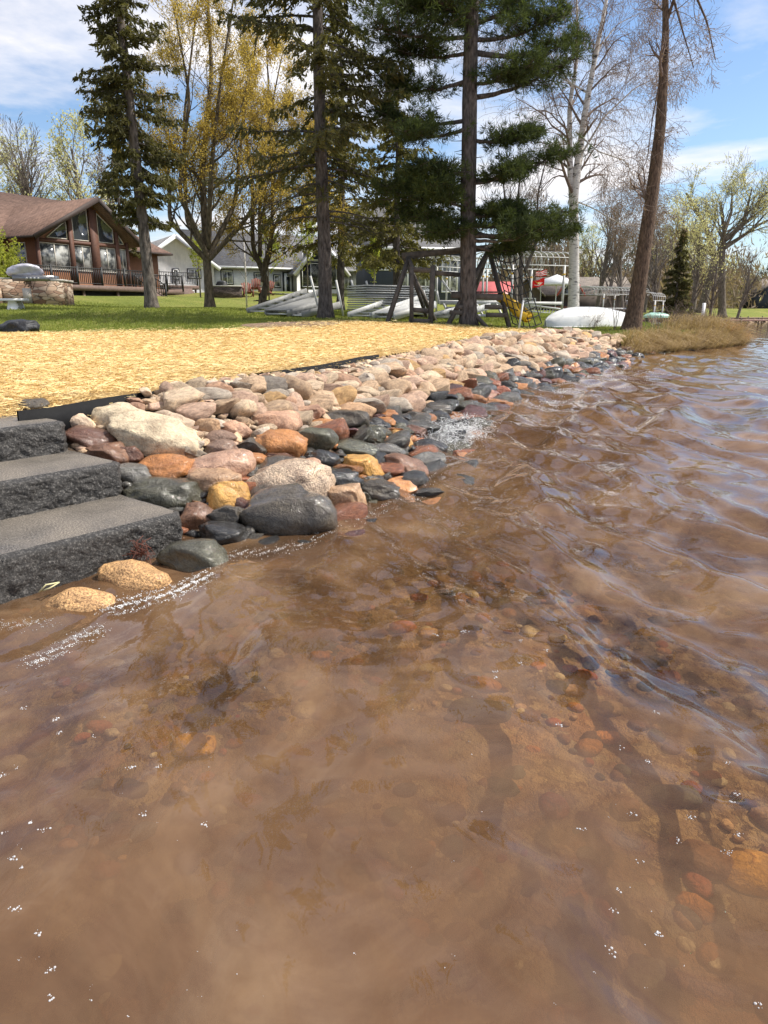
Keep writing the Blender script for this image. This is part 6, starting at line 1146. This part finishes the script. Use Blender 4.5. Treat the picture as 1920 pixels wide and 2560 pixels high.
# --- flags
pf = gp(1352, 31, 775); fp = empty('flagpole', pf, 0, 'thin flagpole carrying two flags left of the birch', 'flagpole'); b_ = pf; mb = MB(); mb.tube([(0, 0, -.1), at(1352, 670, 31)-b_, at(1353, 600, 31)-b_], .018, 6); mb.build('pole', M['alu'], fp)
def cloth(name, c00, c10, c01, c11, nx, ny, colf, lab):
    # corners: 00 hoist top, 10 fly top, 01 hoist bottom, 11 fly bottom; stripes/emblem as material slots
    us = np.linspace(0, 1, nx+1); vs = np.linspace(0, 1, ny+1); V = [((1-u)*(1-v)*c00+u*(1-v)*c10+(1-u)*v*c01+u*v*c11)+np.array([0, .05*math.sin(u*7+v*2)*u, .015*math.sin(u*9)]) for v in vs for u in us]
    t_ = MB(); f = np.array([(j*(nx+1)+i, j*(nx+1)+i+1, (j+1)*(nx+1)+i+1, (j+1)*(nx+1)+i) for j in range(ny) for i in range(nx)]); t_.add(np.array(V)-c00, f); o = t_.build(name, None); o.location = c00
    names = []
    for (k, (j, i)) in enumerate([(j, i) for j in range(ny) for i in range(nx)]):
        c_ = colf((i+.5)/nx, (j+.5)/ny)
        if c_ not in names: names.append(c_); o.data.materials.append(M[c_])
        o.data.polygons[k].material_index = names.index(c_)
    return tag(o, lab, 'flag')
M['fred'] = leafmat('red_flag_cloth', (.75, .03, .025), (.62, .02, .02), .35, 3, (1, 1, 1)); M['fwhite'] = leafmat('white_flag_cloth', (.8, .8, .8), (.7, .7, .7), .35, 3, (1, 1, 1)); M['fblue'] = leafmat('blue_flag_cloth', (.03, .04, .18), (.02, .03, .13), .3, 3, (1, 1, 1)); M['fgold'] = leafmat('gold_flag_cloth', (.75, .52, .12), (.6, .42, .1), .35, 3, (1, 1, 1))
Yf = 31.0
cloth('striped_flag', at(1351, 676, Yf), at(1340, 687, Yf), at(1351, 690, Yf), at(1341, 689, Yf), 1, 1, lambda u, v: 'fblue', 'folded blue corner of the striped flag on the pole') if False else None
cloth('striped_flag', at(1368, 674, Yf), at(1341, 680, Yf-.1), at(1366, 690, Yf), at(1339, 691, Yf-.1), 12, 7, lambda u, v: 'fred' if int(v*7) % 2 == 0 else 'fwhite', 'small flag with red and white stripes, upper of the two flags')
def emb(u, v):
    du, dv = (u-.5), (v-.48); r_ = math.hypot(du*1.5, dv)
    if r_ < .17: return 'fwhite' if (math.hypot(du*1.5+.03, dv-.03) < .07) else 'fgold'
    if abs(dv-(.30-abs(du)*.45)) < .045 and abs(du) < .36 and dv > .1: return 'fwhite'
    if abs(math.hypot(du*1.4-.0, dv-.05)-.27) < .035 and dv > -.02 and du < .0: return 'fwhite'
    if abs(du+dv*.9+.02) < .035 and abs(dv) < .32 and du > -.28: return 'fgold'
    return 'fred'
cloth('red_flag', at(1362, 694, Yf), at(1331, 704, Yf-.1), at(1360, 713, Yf), at(1331, 721, Yf-.1), 40, 28, emb, 'red flag with a gold and white emblem, lower of the two flags')
# --- upturned white boat on the bank
def hull(L, wd, hh, n=44, k=20, flat=.2):
    V = []; 
    for i in range(n+1):
        s = i/n; x = L*(s-.5); w2 = wd/2*(math.sin(math.pi*min(max(s, .0), 1))**.55 if s < .5 else (.62+.38*math.cos((s-.5)*2.0*1.35))) ; w2 = max(w2, .012); h2 = hh*(1-.62*abs(2*s-1)**3.2 if s < .5 else 1-.25*(2*s-1)**2.5)
        for j in range(k+1):
            th = math.pi*j/k; c, sn = math.cos(th), math.sin(th); V.append((x, w2*math.copysign(abs(c)**.75, c), h2*sn**.8+.035*math.exp(-(c/.13)**2)*min(1, 4*s*(1-s)+.2)))
    V = np.array(V); f = [(i*(k+1)+j, i*(k+1)+j+1, (i+1)*(k+1)+j+1, (i+1)*(k+1)+j) for i in range(n) for j in range(k)]; return V, [tuple(q) for q in f]+[tuple(range(n*(k+1), n*(k+1)+k+1))]
M['boatwhite'] = simple('boat_gelcoat', (.74, .74, .72), (.60, .60, .58), 2.2, .25, .05); a = gp(1385, 20.9); c_ = gp(1600, 23.2); d = c_-a; L = 3.6; bt = empty('rowing_boat', (a+c_)/2*.5+a*.5+np.array([.45, .75, .03]), math.atan2(d[1], d[0]), 'white boat lying upside down on the grass between birch and leaning trunk', 'boat')
bt.location.y += .9; bt.location.x += .25; bt.location.z = float(H(bt.location.x, bt.location.y))-.02
V, f = hull(L, 1.2, .56); mb = MB(); mb.add(V, f); mb.build('hull', M['boatwhite'], bt, True); mb = MB()
for sgn in (-1, 1): pts = [V[i*21+(0 if sgn > 0 else 20)]*np.array([1, 1.02, 1])+np.array([0, 0, .01]) for i in range(0, 45, 2)]; mb.tube(pts, .022, 6)
mb.build('gunwale', M['alu'], bt, True)
a = gp(1640, 34); o2 = empty('green_kayak', (a[0], a[1], a[2]+.55), R(10), 'small pale green boat upturned beyond the leaning trunk', 'kayak'); V, f = hull(1.2, .5, .2); mb = MB(); mb.add(V, f); M['kgreen'] = simple('pale_green_plastic', (.35, .6, .5), rough=.4, b=0); mb.build('hull', M['kgreen'], o2, True); mb = MB(); [mb.beam((x, 0, -.62), (x, 0, .02), .06, .3) for x in (-.4, .4)]; mb.build('trestle', M['timber'], o2)
# picnic table
p = gp(685, 36); pt = empty('picnic_table', p, R(14), 'dark metal picnic table behind the leaning dock ramps', 'picnic table'); mb = MB(); mb.box(-.9, .9, -.35, .35, .70, .75); mb.build('tabletop', M['black'], pt)
for s_ in (-1, 1): mb = MB(); mb.box(-.9, .9, s_*.75-.13, s_*.75+.13, .40, .44); mb.build('seat', M['black'], pt)
mb = MB(); [(mb.beam((x, -.25, .7), (x, -.75, -.02), .06, .06), mb.beam((x, .25, .7), (x, .75, -.02), .06, .06), mb.beam((x, -.75, .4), (x, .75, .4), .05, .05)) for x in (-.65, .65)]; mb.build('frame', M['black'], pt)
# counter with a dark grill by the white house and the red garden chairs
m = M['ledge'].copy(); M['ledge_dark'] = m
for n_ in m.node_tree.nodes:
    if n_.type == 'VALTORGB' and abs(n_.color_ramp.elements[0].color[0]-.22) < .01:
        for e_, c0 in zip(n_.color_ramp.elements, ((.05, .035, .03), (.10, .07, .06), (.15, .11, .10))): e_.color = (*c0, 1)
p = gp(572, 53); kc = empty('stone_counter', p, R(18), 'low dark stone counter against the white house wall', 'counter'); mb = MB(); mb.box(-1.15, 1.0, 0, .9, 0, .78); mb.build('stone_base', M['ledge_dark'], kc); mb = MB(); mb.box(-1.2, 1.05, -.05, .95, .785, .84); mb.build('counter', M['concrete'], kc)
o = MB(); V, f = stone_shape(5, 3, .2, .02); o.add(V*np.array([.38, .28, .20])+np.array([0, 0, .16]), f); o.box(-.36, .36, -.26, .26, -.02, .12); o = o.build('kettle_grill', M['black'], smooth=False); o.location = (p[0]-.45, p[1]+.25, p[2]+.84); tag(o, 'dark lidded grill standing on the low stone counter', 'grill')
M['redwood'] = simple('red_brown_chair_wood', (.22, .06, .035), (.15, .045, .028), 6, .7, 0)
def chair(px, Y_, rz, lab):
    c = empty('garden_chair', gp(px, Y_), rz, lab, 'chair', 'red brown garden chairs by the white house'); mb = MB(); mb.add([(-.28, -.3, .38), (.28, -.3, .38), (.26, .3, .24), (-.26, .3, .24), (-.28, -.3, .34), (.28, -.3, .34), (.26, .3, .20), (-.26, .3, .20)], [(0, 1, 2, 3), (7, 6, 5, 4), (0, 4, 5, 1), (2, 6, 7, 3), (0, 3, 7, 4), (1, 5, 6, 2)]); mb.build('seat', M['redwood'], c)
    mb = MB(); [mb.beam((-.24+.12*k, .25, .22), (-.3+.15*k, .62, 1.05-.05*abs(k-2)), .10, .03) for k in range(5)]; mb.build('backrest', M['redwood'], c)
    for s_ in (-1, 1): mb = MB(); mb.beam((s_*.33, -.3, 0), (s_*.33, -.3, .55), .09, .04); mb.beam((s_*.33, .5, 0), (s_*.33, -.3, .34), .04, .10); mb.beam((s_*.34, -.38, .57), (s_*.34, .45, .55), .12, .03); mb.build('arm', M['redwood'], c)
    return c
chair(622, 54, R(20), 'red brown garden chair left of the forked maple trunk'); chair(668, 55, R(-25), 'red brown garden chair just right of the forked maple trunk'); chair(640, 57, R(0), 'red brown garden chair half hidden by the forked maple trunk')
# shrub before the brown house
def bush(px, Y_, h, wd, mat, lab, seed, n=3500, ls=.06):
    r = np.random.default_rng(seed); p = gp(px, Y_); t_ = empty('shrub', p, 0, lab, 'shrub'); G = Grow(seed)
    for k in range(12): az = r.random()*6.28; G.branch((r.normal()*.08, r.normal()*.08, 0), (math.cos(az)*.35, math.sin(az)*.35, 1), h*(.5+.45*r.random()), .02, 2, 3, 4, .5, .12, .1)
    mb = MB(); G.mesh(mb); mb.build('stems', M['twig'], t_); T = np.array([q for q, _ in G.tips]); C = T[r.integers(0, len(T), n)]+r.normal(size=(n, 3))*.09; C[:, :2] *= wd; lf = MB(); leaves(lf, C, ls, r); lf.build('foliage', M[mat], t_); return t_
bush(22, 36, 3.0, 1.0, 'fresh', 'leafy green shrub in front of the brown house at the left edge', 90, 5000); bush(1, 34, 2.0, 1.0, 'fresh', 'low bush cut by the left frame edge before the brown house', 91, 2500)
# docks standing in the water on the right
M['dockred'] = simple('weathered_red_dock', (.30, .17, .14), (.2, .12, .1), 5, .8, .1)
for i, (px0, px1, Y_, lab) in enumerate(((1560, 2050, 54, 'nearer long low dock standing in the water at right'), (1640, 2150, 70, 'farther long low dock standing in the water at right'))):
    a = at(px0, 780, Y_); c_ = at(px1, 780, Y_+2); a[2] = c_[2] = .42; d = c_-a; dk = empty('dock', a, 0, lab, 'dock', 'long docks on the lake'); s = unit(np.cross(d, [0, 0, 1.])); mb = MB(); mb.beam((0, 0, 0), d, 1.2, .10); mb.build('deck', M['dockred'], dk); mb = MB(); L = np.linalg.norm(d)
    for k in range(int(L/2.2)+1):
        for sg in (-1, 1): q = d*k*2.2/L+s*sg*.62; mb.beam(q+np.array([0, 0, -1.9]), q+np.array([0, 0, .18]), .07, .07)
    mb.build('posts', M['timber'], dk)
p = gp(1758, 50, 775); p[2] = -.3; o = MB().beam((0, 0, 0), (.02, 0, 1.9), .16, .16).build('dock_post', M['white']); o.location = p; tag(o, 'pale square post at the landward end of the docks', 'post')
# ------------------------------------------------------------ foam, bubbles, splash
m, t, bs = newmat('white_foam'); bs.inputs['Base Color'].default_value = (.85, .85, .84, 1); bs.inputs['Roughness'].default_value = .18; bs.inputs['Specular IOR Level'].default_value = .8; bs.inputs['Transmission Weight'].default_value = .1; M['foam'] = m
fo = MB(); fr_ = np.random.default_rng(99)
def blobs(C, s, flat=.45):
    U, f = ICO[1]; n = len(C); V = (C[:, None]+U[None]*s[:, None, None]*np.array([1, 1, flat])); F_ = f[None]+(np.arange(n)*len(U))[:, None, None]; fo.add(V.reshape(-1, 3), F_.reshape(-1, 3))
def foamline(pix, n_, wpx, smin, smax, lift=0.0):
    n = int(n_*3.6); pix = np.array(pix, float); k = fr_.random(n)*(len(pix)-1); i = k.astype(int); f = (k-i)[:, None]; q = pix[i]*(1-f)+pix[i+1]*f; q = q+fr_.normal(size=(n, 2))*np.array([wpx*1.7, wpx*.8])*(.4+.9*np.abs(np.sin(k*5.3+np.sin(k*11))))[:, None]
    q = q[np.sin(q[:, 0]*.21+np.sin(q[:, 1]*.3)*2)+np.sin(q[:, 1]*.37+q[:, 0]*.11)+fr_.normal(size=n)*.5 > .15]; n = len(q); P_ = np.array([atz(a, b, 0) for a, b in q]); P_[:, 2] = WH(P_[:, 0], P_[:, 1])+.002+lift*fr_.random(n)**2; s = .6*(smin+(smax-smin)*fr_.random(n)**4); blobs(P_, s*np.clip(P_[:, 1]/3, .6, 3))
foamline([(270, 1525), (330, 1500), (420, 1478), (470, 1462), (520, 1440)], 1500, 10, .0015, .006); foamline([(75, 1665), (130, 1640), (190, 1600), (255, 1565)], 800, 7, .0012, .005); foamline([(0, 1570), (60, 1562), (130, 1555)], 250, 8, .0012, .004)
foamline([(560, 1395), (640, 1385), (720, 1375), (800, 1340), (840, 1310)], 500, 8, .0012, .0045); foamline([(880, 1310), (960, 1270), (1040, 1230), (1080, 1190)], 300, 8, .0012, .004)
foamline([(1050, 1110), (1090, 1090), (1150, 1085), (1165, 1110)], 1500, 14, .0015, .006, .08); foamline([(1110, 1040), (1150, 1030), (1200, 1020)], 500, 16, .0015, .005, .05); foamline([(1390, 970), (1430, 950), (1500, 930), (1560, 915)], 900, 12, .001, .004, .02); foamline([(1540, 945), (1580, 940), (1620, 945), (1670, 930)], 600, 14, .001, .004, .02); foamline([(1370, 1010), (1395, 1005)], 200, 8, .0015, .004, .02); foamline([(1620, 905), (1760, 890), (1850, 868)], 400, 10, .001, .0035)
# leaping droplets of the splash
for (sx_, sy_, nn_, sc_) in ((1130, 1095, 2600, 1.45), (1165, 1070, 1400, 1.2), (1100, 1110, 1100, 1.0), (1180, 1040, 500, .6), (1400, 985, 250, .5), (1545, 935, 260, .5)):
    c_ = atz(sx_, sy_, .0); D_ = unit(fr_.normal(size=(nn_, 3))*np.array([.7, .8, .35])+np.array([0, 0, .55])); v_ = fr_.random(nn_)**.7*.17*sc_; P_ = c_+fr_.normal(size=(nn_, 3))*np.array([.07, .09, .012])*sc_+D_*v_[:, None]*np.array([1.1, 1.1, 1.0])-np.array([0, 0, 1])*(v_**2*1.6)[:, None]
    L_ = (.004+.03*fr_.random(nn_)**3)*sc_; T_ = unit(D_-np.array([0, 0, 1])*(v_*5)[:, None]); r_ = .0009+.0028*fr_.random(nn_)**3; segs(fo, P_-T_*L_[:, None], P_+T_*L_[:, None], r_*.4, r_, 5, True); blobs(P_[::2]+fr_.normal(size=(len(P_[::2]), 3))*.012, (.0008+.003*fr_.random(len(P_[::2]))**3), 1.0)
tag(fo.build('foam', M['foam'], smooth=True), 'white foam and splash where waves hit the stones', 'foam', kind='stuff')
# floating bubbles
m, t, bs = newmat('bubble_film'); bs.inputs['Base Color'].default_value = (.9, .9, .92, 1); bs.inputs['Roughness'].default_value = .06; bs.inputs['Transmission Weight'].default_value = .55; bs.inputs['IOR'].default_value = 1.33; M['bubble'] = m
fo = MB(); bl = [(140, 1805), (232, 1850), (150, 1843), (328, 1930), (402, 1932), (42, 1925), (10, 1945), (15, 2100), (113, 2098), (80, 2073), (62, 2198), (42, 2302), (98, 2355), (125, 2434), (132, 2495), (35, 2180), (355, 2057), (512, 2060), (1456, 2054), (1578, 2018), (1620, 1900), (1725, 2044), (1830, 2030), (1535, 2240), (1650, 2287), (1553, 2188), (1842, 2108), (1535, 2345), (1838, 2000), (1552, 1867), (1240, 1685), (1092, 1600), (1298, 1665), (1240, 1698), (1400, 1813), (1640, 1790), (1815, 1937), (1700, 2087), (1905, 2480), (1600, 2125), (1820, 2140), (230, 1600), (60, 1780), (1160, 1596), (1300, 1606), (1366, 1636)]
bl += [(fr_.uniform(0, 1900), fr_.uniform(1650, 2540)) for _ in range(60)]
for i, (a, b) in enumerate(bl):
    p = atz(a, b, 0); n = int(fr_.integers(4, 16)) if i < 46 else int(fr_.integers(1, 4)); R0 = .005 if i < 46 else .002; C = p+np.concatenate([fr_.normal(size=(n, 2))*R0, np.zeros((n, 1))], 1); C[:, 2] = WH(C[:, 0], C[:, 1]); s = (.0008+.0023*fr_.random(n)**2)*(1.0 if i < 46 else .5)
    U, f = ICO[2]; V = C[:, None]+U[None]*s[:, None, None]*np.array([1, 1, .8]); fo.add(V.reshape(-1, 3), (f[None]+(np.arange(n)*len(U))[:, None, None]).reshape(-1, 3))
tag(fo.build('bubbles', M['bubble'], smooth=True), 'small clusters of bubbles floating on the brown water', 'bubbles', kind='stuff')
# bits of weed
mb = MB(); p = atz(352, 1390, .05); [mb.tube([p+fr_.normal(size=3)*.01, p+fr_.normal(size=3)*.035+np.array([0, 0, .02]), p+fr_.normal(size=3)*.05+np.array([0, 0, .03])], .0015, 4) for _ in range(26)]; M['weed'] = simple('red_brown_weed', (.16, .05, .03), rough=.8, b=0); tag(mb.build('water_weed', M['weed']), 'reddish brown clump of weed at the foot of the lowest step', 'weed')
p = atz(120, 1468, .04); a = atz(148, 1456, .05); mb = MB(); mb.tube([atz(98, 1480, .03), atz(115, 1462, .06), a], .0035, 6); mb.tube([atz(104, 1478, .03), atz(125, 1470, .05), a], .003, 6); M['reed'] = simple('pale_reed', (.6, .55, .3), rough=.6, b=0); tag(mb.build('reed_stem', M['reed']), 'pale yellowish reed stem washed against the lowest step', 'reed')
